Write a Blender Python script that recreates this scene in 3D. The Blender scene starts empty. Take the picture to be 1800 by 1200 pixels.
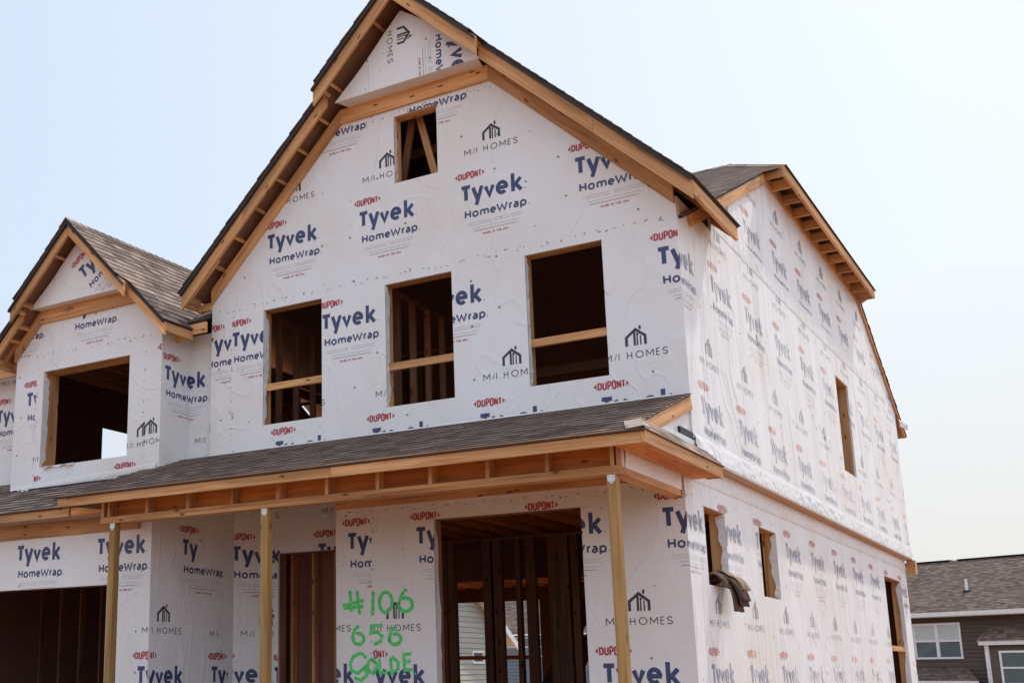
import bpy, math, random
from mathutils import Vector, Matrix
rnd = random.Random(7)
S = bpy.context.scene
COL = S.collection
R_ = math.radians

# ------------------------------------------------------------------ camera
cam = bpy.data.cameras.new("camera")
cam.sensor_width = 36.0
cam.lens = 42.118
cam.shift_x = 0.19421
cam.shift_y = 0.05410
cam.clip_start = 0.1
cam.clip_end = 3000
camo = bpy.data.objects.new("camera", cam)
COL.objects.link(camo)
rx = Vector((0.8270171, 0.5621731, -0.0020207))
ry = Vector((-0.1293992, 0.1868598, -0.9738271))
rz = Vector((-0.5470819, 0.8056332, 0.2272810))
M = Matrix((rx, -ry, -rz)).transposed().to_4x4()
M.translation = Vector((3.49658, -11.97772, 1.28856))
camo.matrix_world = M
S.camera = camo

# ------------------------------------------------------------------ world, sun, exposure
SUN_DIR = Vector((0.160, 0.61, 0.775)).normalized()      # towards the sun: behind the house, to the right, high
sun_el = math.asin(SUN_DIR.z)
sun_az = math.atan2(SUN_DIR.x, SUN_DIR.y)                # clockwise from +Y
world = bpy.data.worlds.new("World")
S.world = world
world.use_nodes = True
wn = world.node_tree.nodes; wl = world.node_tree.links
wn.clear()
wo = wn.new("ShaderNodeOutputWorld"); bg = wn.new("ShaderNodeBackground")
sky = wn.new("ShaderNodeTexSky"); sky.sky_type = 'NISHITA'; sky.sun_disc = False
sky.sun_elevation = sun_el; sky.sun_rotation = sun_az
sky.air_density = 1.0; sky.dust_density = 4.0; sky.ozone_density = 1.0; sky.altitude = 200
# thin overcast veil: a pale haze layer mixed over the clear-sky model
tc = wn.new("ShaderNodeTexCoord"); sep = wn.new("ShaderNodeSeparateXYZ")
wl.new(tc.outputs['Generated'], sep.inputs[0])
dt = wn.new("ShaderNodeVectorMath"); dt.operation = 'DOT_PRODUCT'
wl.new(tc.outputs['Generated'], dt.inputs[0]); dt.inputs[1].default_value = (0.80, 0.60, 0.0)
rmp = wn.new("ShaderNodeValToRGB")
rmp.color_ramp.elements[0].position = 0.0; rmp.color_ramp.elements[0].color = (7.6, 8.9, 10.7, 1)
rmp.color_ramp.elements[1].position = 1.0; rmp.color_ramp.elements[1].color = (9.7, 9.7, 9.5, 1)
e = rmp.color_ramp.elements.new(0.55); e.color = (9.2, 10.1, 10.6, 1)
mr = wn.new("ShaderNodeMapRange"); mr.inputs['From Min'].default_value = -0.2; mr.inputs['From Max'].default_value = 1.0
wl.new(dt.outputs['Value'], mr.inputs['Value']); wl.new(mr.outputs[0], rmp.inputs[0])
hz = wn.new("ShaderNodeMapRange"); hz.inputs['From Min'].default_value = 0.0; hz.inputs['From Max'].default_value = 0.30
wl.new(sep.outputs['Z'], hz.inputs['Value'])
hmix = wn.new("ShaderNodeMix"); hmix.data_type = 'RGBA'
hmix.inputs['A'].default_value = (8.7, 8.35, 7.95, 1)
wl.new(hz.outputs[0], hmix.inputs['Factor']); wl.new(rmp.outputs[0], hmix.inputs['B'])
# added off-camera sky lobe, brighter and bluer, to fill the side wall
an = wn.new("ShaderNodeVectorMath"); an.operation = 'DOT_PRODUCT'; wl.new(tc.outputs['Generated'], an.inputs[0]); an.inputs[1].default_value = (0.93, -0.37, 0.0)
am = wn.new("ShaderNodeMapRange"); am.interpolation_type = 'SMOOTHSTEP'; am.inputs['From Min'].default_value = -0.20; am.inputs['From Max'].default_value = 0.65; wl.new(an.outputs['Value'], am.inputs['Value'])
amix = wn.new("ShaderNodeMix"); amix.data_type = 'RGBA'; amix.inputs['B'].default_value = (9.8, 11.6, 14.0, 1)
wl.new(am.outputs[0], amix.inputs['Factor']); wl.new(hmix.outputs['Result'], amix.inputs['A'])
mx = wn.new("ShaderNodeMix"); mx.data_type = 'RGBA'; mx.inputs['Factor'].default_value = 0.86
wl.new(sky.outputs[0], mx.inputs['A']); wl.new(amix.outputs['Result'], mx.inputs['B'])
wl.new(mx.outputs['Result'], bg.inputs[0]); bg.inputs[1].default_value = 0.10
wl.new(bg.outputs[0], wo.inputs[0])

sl = bpy.data.lights.new("sun", 'SUN'); sl.energy = 2.7; sl.angle = R_(1.6); sl.color = (1.0, 0.94, 0.86)
so = bpy.data.objects.new("sun", sl); COL.objects.link(so)
so.rotation_euler = SUN_DIR.to_track_quat('Z', 'Y').to_euler()
S.view_settings.view_transform = 'Standard'
S.view_settings.look = 'None'
S.view_settings.exposure = 0.0
S.view_settings.gamma = 1.0

# ------------------------------------------------------------------ materials
def newmat(name):
    m = bpy.data.materials.new(name); m.use_nodes = True
    n = m.node_tree.nodes; l = m.node_tree.links
    return m, n, l, n['Principled BSDF']
def node(n, t, **k):
    x = n.new(t)
    for a, b in k.items(): setattr(x, a, b)
    return x
def ramp(n, stops):
    r = n.new("ShaderNodeValToRGB"); el = r.color_ramp.elements
    el[0].position, el[0].color = stops[0][0], (*stops[0][1], 1)
    el[1].position, el[1].color = stops[-1][0], (*stops[-1][1], 1)
    for p, c in stops[1:-1]:
        x = el.new(p); x.color = (*c, 1)
    return r
def plain(name, col, rough=0.6, spec=0.4, metal=0.0):
    m, n, l, b = newmat(name)
    b.inputs['Base Color'].default_value = (*col, 1); b.inputs['Roughness'].default_value = rough
    b.inputs['Specular IOR Level'].default_value = spec; b.inputs['Metallic'].default_value = metal
    nz = node(n, "ShaderNodeTexNoise"); nz.inputs['Scale'].default_value = 9; nz.inputs['Detail'].default_value = 6
    tcx = node(n, "ShaderNodeTexCoord"); l.new(tcx.outputs['Object'], nz.inputs['Vector'])
    mxx = node(n, "ShaderNodeMix", data_type='RGBA', blend_type='MULTIPLY'); mxx.inputs['Factor'].default_value = 0.25
    mxx.inputs['A'].default_value = (*col, 1); l.new(nz.outputs['Fac'], mxx.inputs['B'])
    rr = ramp(n, [(0.3, (0.7, 0.7, 0.7)), (0.7, (1.25, 1.25, 1.25))]); l.new(nz.outputs['Fac'], rr.inputs[0])
    l.new(rr.outputs[0], mxx.inputs['B']); l.new(mxx.outputs['Result'], b.inputs['Base Color'])
    return m

def wrap_bump(n, l, bsdf, stretch, strength, fold):
    tcx = node(n, "ShaderNodeTexCoord")
    mp = node(n, "ShaderNodeMapping"); mp.inputs['Scale'].default_value = stretch
    l.new(tcx.outputs['Object'], mp.inputs['Vector'])
    n1 = node(n, "ShaderNodeTexNoise"); n1.inputs['Scale'].default_value = 1.1; n1.inputs['Detail'].default_value = 2.5; n1.inputs['Roughness'].default_value = 0.38; n1.inputs['Distortion'].default_value = 0.6
    l.new(mp.outputs[0], n1.inputs['Vector'])
    # crease-like folds: ridged noise
    n2 = node(n, "ShaderNodeTexNoise"); n2.inputs['Scale'].default_value = 0.9; n2.inputs['Detail'].default_value = 2; n2.inputs['Distortion'].default_value = 1.2
    l.new(mp.outputs[0], n2.inputs['Vector'])
    a = node(n, "ShaderNodeMath", operation='SUBTRACT'); a.inputs[1].default_value = 0.5; l.new(n2.outputs['Fac'], a.inputs[0])
    ab = node(n, "ShaderNodeMath", operation='ABSOLUTE'); l.new(a.outputs[0], ab.inputs[0])
    rg = node(n, "ShaderNodeMapRange", interpolation_type='SMOOTHSTEP'); rg.inputs['From Min'].default_value = 0.0; rg.inputs['From Max'].default_value = 0.022
    rg.inputs['To Min'].default_value = 1.0; rg.inputs['To Max'].default_value = 0.0
    l.new(ab.outputs[0], rg.inputs['Value'])
    ml = node(n, "ShaderNodeMath", operation='MULTIPLY'); ml.inputs[1].default_value = fold; l.new(rg.outputs[0], ml.inputs[0])
    n3 = node(n, "ShaderNodeTexNoise"); n3.inputs['Scale'].default_value = 14; n3.inputs['Detail'].default_value = 3
    l.new(tcx.outputs['Object'], n3.inputs['Vector'])
    m3 = node(n, "ShaderNodeMath", operation='MULTIPLY'); m3.inputs[1].default_value = 0.06; l.new(n3.outputs['Fac'], m3.inputs[0])
    s1 = node(n, "ShaderNodeMath", operation='ADD'); l.new(n1.outputs['Fac'], s1.inputs[0]); l.new(ml.outputs[0], s1.inputs[1])
    s2 = node(n, "ShaderNodeMath", operation='ADD'); l.new(s1.outputs[0], s2.inputs[0]); l.new(m3.outputs[0], s2.inputs[1])
    bp = node(n, "ShaderNodeBump"); bp.inputs['Strength'].default_value = 1.0; bp.inputs['Distance'].default_value = strength
    l.new(s2.outputs[0], bp.inputs['Height']); l.new(bp.outputs[0], bsdf.inputs['Normal'])
    return tcx
def wrap_mat(name, stretch, strength, fold, base=(0.815, 0.82, 0.835), stain=0.5):
    m, n, l, b = newmat(name)
    tcx = wrap_bump(n, l, b, stretch, strength, fold)
    nz = node(n, "ShaderNodeTexNoise"); nz.inputs['Scale'].default_value = 0.55; nz.inputs['Detail'].default_value = 7; nz.inputs['Roughness'].default_value = 0.6
    l.new(tcx.outputs['Object'], nz.inputs['Vector'])
    rr = ramp(n, [(0.42, base), (0.72, (base[0]*0.95, base[1]*0.88, base[2]*0.80))]); l.new(nz.outputs['Fac'], rr.inputs[0])
    # fine fibre mottling
    nf = node(n, "ShaderNodeTexNoise"); nf.inputs['Scale'].default_value = 45; nf.inputs['Detail'].default_value = 4
    l.new(tcx.outputs['Object'], nf.inputs['Vector'])
    rf = ramp(n, [(0.3, (0.95, 0.95, 0.95)), (0.7, (1.03, 1.03, 1.03))]); l.new(nf.outputs['Fac'], rf.inputs[0])
    mxx = node(n, "ShaderNodeMix", data_type='RGBA', blend_type='MULTIPLY'); mxx.inputs['Factor'].default_value = 1.0
    l.new(rr.outputs[0], mxx.inputs['A']); l.new(rf.outputs[0], mxx.inputs['B'])
    l.new(mxx.outputs['Result'], b.inputs['Base Color'])
    b.inputs['Roughness'].default_value = 0.42; b.inputs['Specular IOR Level'].default_value = 0.45
    b.inputs['Sheen Weight'].default_value = 0.2; b.inputs['Sheen Roughness'].default_value = 0.35
    return m
def ink_mat(name, col, stretch, strength, fold, rough=0.45):
    m, n, l, b = newmat(name)
    wrap_bump(n, l, b, stretch, strength, fold)
    b.inputs['Base Color'].default_value = (*col, 1); b.inputs['Roughness'].default_value = rough
    b.inputs['Specular IOR Level'].default_value = 0.5
    b.inputs['Sheen Weight'].default_value = 1.0; b.inputs['Sheen Roughness'].default_value = 0.28
    return m
F_ST, S_ST = (1.1, 1.0, 0.55), (1.0, 1.15, 0.34)
INK = dict(navy=(0.040, 0.055, 0.155), ink=(0.030, 0.030, 0.045), red=(0.43, 0.035, 0.045), grey=(0.50, 0.50, 0.55),
           green=(0.045, 0.60, 0.12), cap=(0.08, 0.27, 0.10), dark=(0.10, 0.09, 0.10), dim=(0.30, 0.29, 0.32))
WRAP_F = wrap_mat("housewrap_front", F_ST, 0.060, 0.06)
WRAP_S = wrap_mat("housewrap_side", S_ST, 0.080, 0.09)
INK_F = {k: ink_mat("print_" + k, c, F_ST, 0.060, 0.06) for k, c in INK.items()}
gm2 = INK_F['green']; gnn, gll = gm2.node_tree.nodes, gm2.node_tree.links
gtc = node(gnn, "ShaderNodeTexCoord"); gnz = node(gnn, "ShaderNodeTexNoise"); gnz.inputs['Scale'].default_value = 26; gnz.inputs['Detail'].default_value = 6; gll.new(gtc.outputs['Object'], gnz.inputs['Vector'])
grr = ramp(gnn, [(0.36, (0.035, 0.66, 0.11)), (0.54, (0.07, 0.74, 0.17)), (0.72, (0.36, 0.80, 0.42))]); gll.new(gnz.outputs['Fac'], grr.inputs[0]); gll.new(grr.outputs[0], gnn['Principled BSDF'].inputs['Base Color'])
INK_S = {k: ink_mat("print_side_" + k, c, S_ST, 0.080, 0.09) for k, c in dict(INK, navy=(0.195, 0.21, 0.305), ink=(0.20, 0.20, 0.21), red=(0.64, 0.26, 0.225), cap=(.3, .36, .3)).items()}     # paler ink copies for the side wall: glare washout put into the colour

def wood_mat(name, light, dark, red=0.0):
    m, n, l, b = newmat(name)
    uv = node(n, "ShaderNodeUVMap")
    oi = node(n, "ShaderNodeObjectInfo")
    ad = node(n, "ShaderNodeVectorMath", operation='ADD')
    sc = node(n, "ShaderNodeVectorMath", operation='SCALE'); sc.inputs['Scale'].default_value = 37.0
    cb = node(n, "ShaderNodeCombineXYZ"); l.new(oi.outputs['Random'], cb.inputs[0]); l.new(oi.outputs['Random'], cb.inputs[1])
    l.new(cb.outputs[0], sc.inputs[0]); l.new(uv.outputs[0], ad.inputs[0]); l.new(sc.outputs[0], ad.inputs[1])
    # cathedral grain, stretched along the board
    mp = node(n, "ShaderNodeMapping"); mp.inputs['Scale'].default_value = (1.1, 26.0, 1.0); l.new(ad.outputs[0], mp.inputs['Vector'])
    gr = node(n, "ShaderNodeTexNoise"); gr.inputs['Scale'].default_value = 1.0; gr.inputs['Detail'].default_value = 5; gr.inputs['Distortion'].default_value = 0.7
    l.new(mp.outputs[0], gr.inputs['Vector'])
    cr = ramp(n, [(0.30, dark), (0.52, light), (0.75, tuple(min(1, c*1.12) for c in light))]); l.new(gr.outputs['Fac'], cr.inputs[0])
    # board-long tone drift
    mp2 = node(n, "ShaderNodeMapping"); mp2.inputs['Scale'].default_value = (0.5, 3.0, 1.0); l.new(ad.outputs[0], mp2.inputs['Vector'])
    dr = node(n, "ShaderNodeTexNoise"); dr.inputs['Scale'].default_value = 1.0; dr.inputs['Detail'].default_value = 3; l.new(mp2.outputs[0], dr.inputs['Vector'])
    rd = ramp(n, [(0.3, (0.66, 0.60, 0.56)), (0.7, (1.12, 1.10, 1.08))]); l.new(dr.outputs['Fac'], rd.inputs[0])
    m1 = node(n, "ShaderNodeMix", data_type='RGBA', blend_type='MULTIPLY'); m1.inputs['Factor'].default_value = 1.0
    l.new(cr.outputs[0], m1.inputs['A']); l.new(rd.outputs[0], m1.inputs['B'])
    # knots
    mp3 = node(n, "ShaderNodeMapping"); mp3.inputs['Scale'].default_value = (2.2, 7.0, 1.0); l.new(ad.outputs[0], mp3.inputs['Vector'])
    vo = node(n, "ShaderNodeTexVoronoi", voronoi_dimensions='2D'); vo.inputs['Scale'].default_value = 1.0; l.new(mp3.outputs[0], vo.inputs['Vector'])
    sepc = node(n, "ShaderNodeSeparateColor"); l.new(vo.outputs['Color'], sepc.inputs[0])
    gt = node(n, "ShaderNodeMath", operation='GREATER_THAN'); gt.inputs[1].default_value = 0.62; l.new(sepc.outputs[0], gt.inputs[0])
    kr = node(n, "ShaderNodeMapRange", interpolation_type='SMOOTHSTEP'); kr.inputs['From Min'].default_value = 0.03; kr.inputs['From Max'].default_value = 0.13
    kr.inputs['To Min'].default_value = 1.0; kr.inputs['To Max'].default_value = 0.0; l.new(vo.outputs['Distance'], kr.inputs['Value'])
    km = node(n, "ShaderNodeMath", operation='MULTIPLY'); l.new(kr.outputs[0], km.inputs[0]); l.new(gt.outputs[0], km.inputs[1])
    m2 = node(n, "ShaderNodeMix", data_type='RGBA'); m2.inputs['B'].default_value = (dark[0]*0.30, dark[1]*0.22, dark[2]*0.18, 1)
    l.new(m1.outputs['Result'], m2.inputs['A']); l.new(km.outputs[0], m2.inputs['Factor'])
    # grey weathering, mud and scuffs
    wz = node(n, "ShaderNodeTexNoise"); wz.inputs['Scale'].default_value = 2.3; wz.inputs['Detail'].default_value = 8; wz.inputs['Roughness'].default_value = 0.7; l.new(ad.outputs[0], wz.inputs['Vector'])
    wr = node(n, "ShaderNodeMapRange", interpolation_type='SMOOTHSTEP'); wr.inputs['From Min'].default_value = 0.55; wr.inputs['From Max'].default_value = 0.78; wr.inputs['To Max'].default_value = 0.55; l.new(wz.outputs['Fac'], wr.inputs['Value'])
    m4 = node(n, "ShaderNodeMix", data_type='RGBA'); m4.inputs['B'].default_value = (light[0]*0.48, light[1]*0.55, light[2]*0.75, 1)
    l.new(m2.outputs['Result'], m4.inputs['A']); l.new(wr.outputs[0], m4.inputs['Factor']); m2 = m4
    # per-board tone
    hs = node(n, "ShaderNodeHueSaturation")
    vv = node(n, "ShaderNodeMapRange"); vv.inputs['To Min'].default_value = 0.78; vv.inputs['To Max'].default_value = 1.12; l.new(oi.outputs['Random'], vv.inputs['Value'])
    l.new(vv.outputs[0], hs.inputs['Value']); l.new(m2.outputs['Result'], hs.inputs['Color'])
    l.new(hs.outputs[0], b.inputs['Base Color'])
    b.inputs['Roughness'].default_value = 0.65; b.inputs['Specular IOR Level'].default_value = 0.3
    bp = node(n, "ShaderNodeBump"); bp.inputs['Distance'].default_value = 0.002; l.new(gr.outputs['Fac'], bp.inputs['Height']); l.new(bp.outputs[0], b.inputs['Normal'])
    return m
LUMBER = wood_mat("pine_lumber", (0.74, 0.42, 0.19), (0.50, 0.23, 0.085))
POSTW = wood_mat("treated_pine", (0.46, 0.285, 0.105), (0.34, 0.19, 0.06))
OSB = wood_mat("sheathing_board", (0.80, 0.31, 0.08), (0.60, 0.20, 0.048))
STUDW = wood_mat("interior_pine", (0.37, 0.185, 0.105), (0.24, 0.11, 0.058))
DARKW = None

def shingle_mat(name, c0, c1, c2):
    m, n, l, b = newmat(name)
    uv = node(n, "ShaderNodeUVMap")
    br = node(n, "ShaderNodeTexBrick"); br.offset = 0.37; br.squash = 1.0
    br.inputs['Scale'].default_value = 1.0; br.inputs['Brick Width'].default_value = 0.19; br.inputs['Row Height'].default_value = 0.143
    br.inputs['Mortar Size'].default_value = 0.0025; br.inputs['Bias'].default_value = 0.0
    br.inputs['Color1'].default_value = (0, 0, 0, 1); br.inputs['Color2'].default_value = (1, 1, 1, 1); br.inputs['Mortar'].default_value = (0.1, 0.1, 0.1, 1)
    l.new(uv.outputs[0], br.inputs['Vector'])
    nz = node(n, "ShaderNodeTexNoise"); nz.inputs['Scale'].default_value = 7; nz.inputs['Detail'].default_value = 8; nz.inputs['Roughness'].default_value = 0.75; l.new(uv.outputs[0], nz.inputs['Vector'])
    mxx = node(n, "ShaderNodeMix", data_type='RGBA'); mxx.inputs['Factor'].default_value = 0.5
    l.new(br.outputs['Color'], mxx.inputs['A']); l.new(nz.outputs['Fac'], mxx.inputs['B'])
    cr = ramp(n, [(0.2, c0), (0.5, c1), (0.8, c2)]); l.new(mxx.outputs['Result'], cr.inputs[0])
    g = node(n, "ShaderNodeTexNoise"); g.inputs['Scale'].default_value = 260; g.inputs['Detail'].default_value = 2; l.new(uv.outputs[0], g.inputs['Vector'])
    gr = ramp(n, [(0.3, (0.6, 0.6, 0.6)), (0.7, (1.4, 1.4, 1.4))]); l.new(g.outputs['Fac'], gr.inputs[0])
    mm = node(n, "ShaderNodeMix", data_type='RGBA', blend_type='MULTIPLY'); mm.inputs['Factor'].default_value = 0.7
    l.new(cr.outputs[0], mm.inputs['A']); l.new(gr.outputs[0], mm.inputs['B'])
    l.new(mm.outputs['Result'], b.inputs['Base Color'])
    b.inputs['Roughness'].default_value = 0.9; b.inputs['Specular IOR Level'].default_value = 0.15
    bp = node(n, "ShaderNodeBump"); bp.inputs['Distance'].default_value = 0.008; l.new(mxx.outputs['Result'], bp.inputs['Height']); l.new(bp.outputs[0], b.inputs['Normal'])
    return m
SHINGLE = shingle_mat("asphalt_shingles", (0.088, 0.062, 0.052), (0.24, 0.174, 0.143), (0.41, 0.305, 0.25))
SHINGLE_T = shingle_mat("tan_shingles", (0.20, 0.15, 0.125), (0.44, 0.335, 0.275), (0.62, 0.49, 0.41))
SHINGLE_B = shingle_mat("neighbour_shingles", (0.08, 0.052, 0.042), (0.155, 0.108, 0.087), (0.245, 0.178, 0.145))
FLASH = plain("galvanised_metal", (0.62, 0.64, 0.66), 0.35, 0.5, 0.8)
EDGE = plain("dark_roof_edge", (0.045, 0.04, 0.04), 0.8)
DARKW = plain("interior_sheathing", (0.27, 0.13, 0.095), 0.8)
DECKU = plain("roof_deck_underside", (0.36, 0.19, 0.11), 0.8)
SOFF = plain("bare_ledge_board", (0.52, 0.33, 0.20), 0.7)
BLACKP = plain("underlayment", (0.02, 0.02, 0.024), 0.6)

# ------------------------------------------------------------------ mesh builder
class MB:
    def __init__(s): s.v = []; s.f = []; s.m = []; s.uv = []
    def poly(s, pts, mat=0, uvs=None):
        b = len(s.v); s.v += [tuple(p) for p in pts]; s.f.append(tuple(range(b, b+len(pts)))); s.m.append(mat)
        s.uv.append(uvs if uvs else [(p[0]+p[1]*0.3, p[2]) for p in pts])
    def box(s, p0, p1, w, h, up=(0, 0, 1), mat=0):
        """board from p0 to p1, h along 'up', w across; p0/p1 are the axis"""
        p0, p1 = Vector(p0), Vector(p1); d = (p1-p0); L = d.length; d.normalize()
        up = Vector(up); up = (up - d*up.dot(d)).normalized(); sd = d.cross(up)
        o = (rnd.uniform(0, 50), rnd.uniform(0, 50))
        c = [p0+sd*(a*w/2)+up*(b*h/2) for a, b in ((-1, -1), (1, -1), (1, 1), (-1, 1))]
        e = [q+d*L for q in c]; ws = (w, h, w, h); acc = o[1]
        for i in range(4):
            j = (i+1) % 4
            s.poly([c[i], c[j], e[j], e[i]], mat, [(o[0], acc), (o[0], acc+ws[i]), (o[0]+L, acc+ws[i]), (o[0]+L, acc)]); acc += ws[i]
        s.poly(c[::-1], mat, [(o[0]+0.02*k, o[1]+0.04*(k % 2)) for k in range(4)])
        s.poly(e, mat, [(o[0]+0.02*k, o[1]+0.04*(k % 2)) for k in range(4)])
    def aabb(s, a, b, mat=0):
        (x0, y0, z0), (x1, y1, z1) = a, b; d = (abs(x1-x0), abs(y1-y0), abs(z1-z0)); k = d.index(max(d))
        c = Vector(((x0+x1)/2, (y0+y1)/2, (z0+z1)/2)); h = Vector([0, 0, 0]); h[k] = d[k]/2
        up = (0, 0, 1) if k != 2 else (0, 1, 0)
        if k == 0: s.box(c-h, c+h, d[1], d[2], up, mat)
        elif k == 1: s.box(c-h, c+h, d[0], d[2], up, mat)
        else: s.box(c-h, c+h, d[0], d[1], up, mat)
    def prism(s, poly, n, mats=(0, 0, 0), uvf=None):
        """poly (3d, ccw seen from +n) extruded by -n; mats: front, back, side"""
        n = Vector(n); a = [Vector(p) for p in poly]; b = [p-n for p in a]
        s.poly(a, mats[0], uvf(a) if uvf else None); s.poly(b[::-1], mats[1])
        for i in range(len(a)):
            j = (i+1) % len(a); s.poly([a[i], b[i], b[j], a[j]], mats[2])
    def build(s, name, mats, parent=None, label=None, kind=None, smooth=False):
        me = bpy.data.meshes.new(name); me.from_pydata(s.v, [], s.f)
        for m in (mats if isinstance(mats, (list, tuple)) else [mats]): me.materials.append(m)
        u = me.uv_layers.new(name="UVMap"); k = 0
        for p, mi, uv in zip(me.polygons, s.m, s.uv):
            p.material_index = mi; p.use_smooth = smooth
            for q in uv: u.data[k].uv = q; k += 1
        me.update()
        o = bpy.data.objects.new(name, me); COL.objects.link(o)
        if parent is not None:
            o.parent = parent; o.matrix_parent_inverse = Matrix.Translation(-WLOC[parent.name])
            WLOC[o.name] = Vector(WLOC[parent.name])*0
        else: WLOC[o.name] = Vector((0, 0, 0))
        if label: o['label'] = label
        if kind: o['kind'] = kind
        return o
WLOC = {}
def thing(name, label, cat, loc, group=None):
    o = bpy.data.objects.new(name, None); COL.objects.link(o); o.location = loc; o.empty_display_size = 0.3
    o['label'] = label; o['category'] = cat
    if group: o['group'] = group
    WLOC[o.name] = Vector(loc)
    return o
def board(name, p0, p1, w, h, parent, mat=None, up=(0, 0, 1), label=None):
    m = MB(); m.box(p0, p1, w, h, up); return m.build(name, mat or LUMBER, parent, label)

# ---- 2D helpers
def clip_half(P, a, b, c):
    """keep a*u+b*v<=c"""
    out = []
    for i in range(len(P)):
        p, q = P[i], P[(i+1) % len(P)]; dp, dq = a*p[0]+b*p[1]-c, a*q[0]+b*q[1]-c
        if dp <= 0: out.append(p)
        if (dp < 0 < dq) or (dq < 0 < dp):
            t = dp/(dp-dq); out.append((p[0]+(q[0]-p[0])*t, p[1]+(q[1]-p[1])*t))
    return out
def area(P): return abs(sum(P[i][0]*P[(i+1) % len(P)][1]-P[(i+1) % len(P)][0]*P[i][1] for i in range(len(P))))/2
def clip_all(P, H):
    for h in H:
        if len(P) < 3: return []
        P = clip_half(P, *h)
    return P if len(P) > 2 and area(P) > 1e-9 else []
def rect_h(u0, v0, u1, v1): return [(-1, 0, -u0), (1, 0, u1), (0, -1, -v0), (0, 1, v1)]
def minus(P, r):
    u0, v0, u1, v1 = r; out = []
    for H in ([(1, 0, u0)], [(-1, 0, -u1)], [(-1, 0, -u0), (1, 0, u1), (0, 1, v0)], [(-1, 0, -u0), (1, 0, u1), (0, -1, -v1)]):
        q = clip_all(P, H)
        if q: out.append(q)
    return out
def hull_halfplanes(poly):
    H = []; n = len(poly)
    for i in range(n):
        (x0, y0), (x1, y1) = poly[i], poly[(i+1) % n]; a, b = (y1-y0), -(x1-x0); H.append((a, b, a*x0+b*y0))
    return H                                                     # ccw polygon

class Wall:
    """flat wall panel in a frame O + u*U + v*V, outward normal N"""
    def __init__(s, O, U, V=(0, 0, 1)):
        s.O, s.U, s.V = Vector(O), Vector(U).normalized(), Vector(V).normalized(); s.N = s.U.cross(s.V)
        s.off = .002; s.H = []; s.holes = []; s.ink = MB(); s.inkm = []; s.lay = 0; s.caps = MB()
    def P(s, u, v, n=0.0): return s.O+s.U*u+s.V*v+s.N*n
    def panel(s, polys, holes, name, mats, parent, thick=0.03, label=None):
        m = MB(); s.holes = holes; s.polys = polys
        for poly in polys:
            H = hull_halfplanes(poly)
            us = sorted({min(p[0] for p in poly), max(p[0] for p in poly), *[h[0] for h in holes], *[h[2] for h in holes]})
            vs = sorted({min(p[1] for p in poly), max(p[1] for p in poly), *[h[1] for h in holes], *[h[3] for h in holes]})
            for i in range(len(us)-1):
                for j in range(len(vs)-1):
                    cu, cv = (us[i]+us[i+1])/2, (vs[j]+vs[j+1])/2
                    if any(h[0] < cu < h[2] and h[1] < cv < h[3] for h in holes): continue
                    q = clip_all([(us[i], vs[j]), (us[i+1], vs[j]), (us[i+1], vs[j+1]), (us[i], vs[j+1])], H)
                    if q: m.prism([s.P(*p) for p in q], s.N*thick, (0, 1, 0))
        s.mb, s.mats, s.parent = m, list(mats), parent
        s.obj = m.build(name, mats, parent, label); return s.obj
    def put(s, P, key, clips, cuts=()):
        """ink polygon"""
        q = clip_all(P, clips)
        if not q: return
        qs = [q]
        for h in list(s.holes)+list(cuts):
            qs = [r for p in qs for r in minus(p, h)]
        s.lay = (s.lay+1) % 24
        for p in qs: s.ink.poly([s.P(x, y, s.off+0.00006*s.lay) for x, y in p], s.key(key))
    def key(s, k):
        if k not in s.inkm: s.inkm.append(k)
        return s.inkm.index(k)
    def finish(s, table):
        """print the ink (and cap nails) onto the wall's own mesh"""
        m = s.mb; base = len(s.mats)
        for src, keys in ((s.ink, s.inkm), (s.caps, ['cap', 'dark'])):
            if not src.f: continue
            b = len(m.v); m.v += src.v; m.f += [tuple(i+b for i in f) for f in src.f]; m.m += [k+base for k in src.m]; m.uv += src.uv
            s.mats += [table[k] for k in keys]; base = len(s.mats)
        t = m.build("temp", s.mats); me, old = t.data, s.obj.data; bpy.data.objects.remove(t); me.name = old.name; s.obj.data = me; bpy.data.meshes.remove(old)

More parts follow.
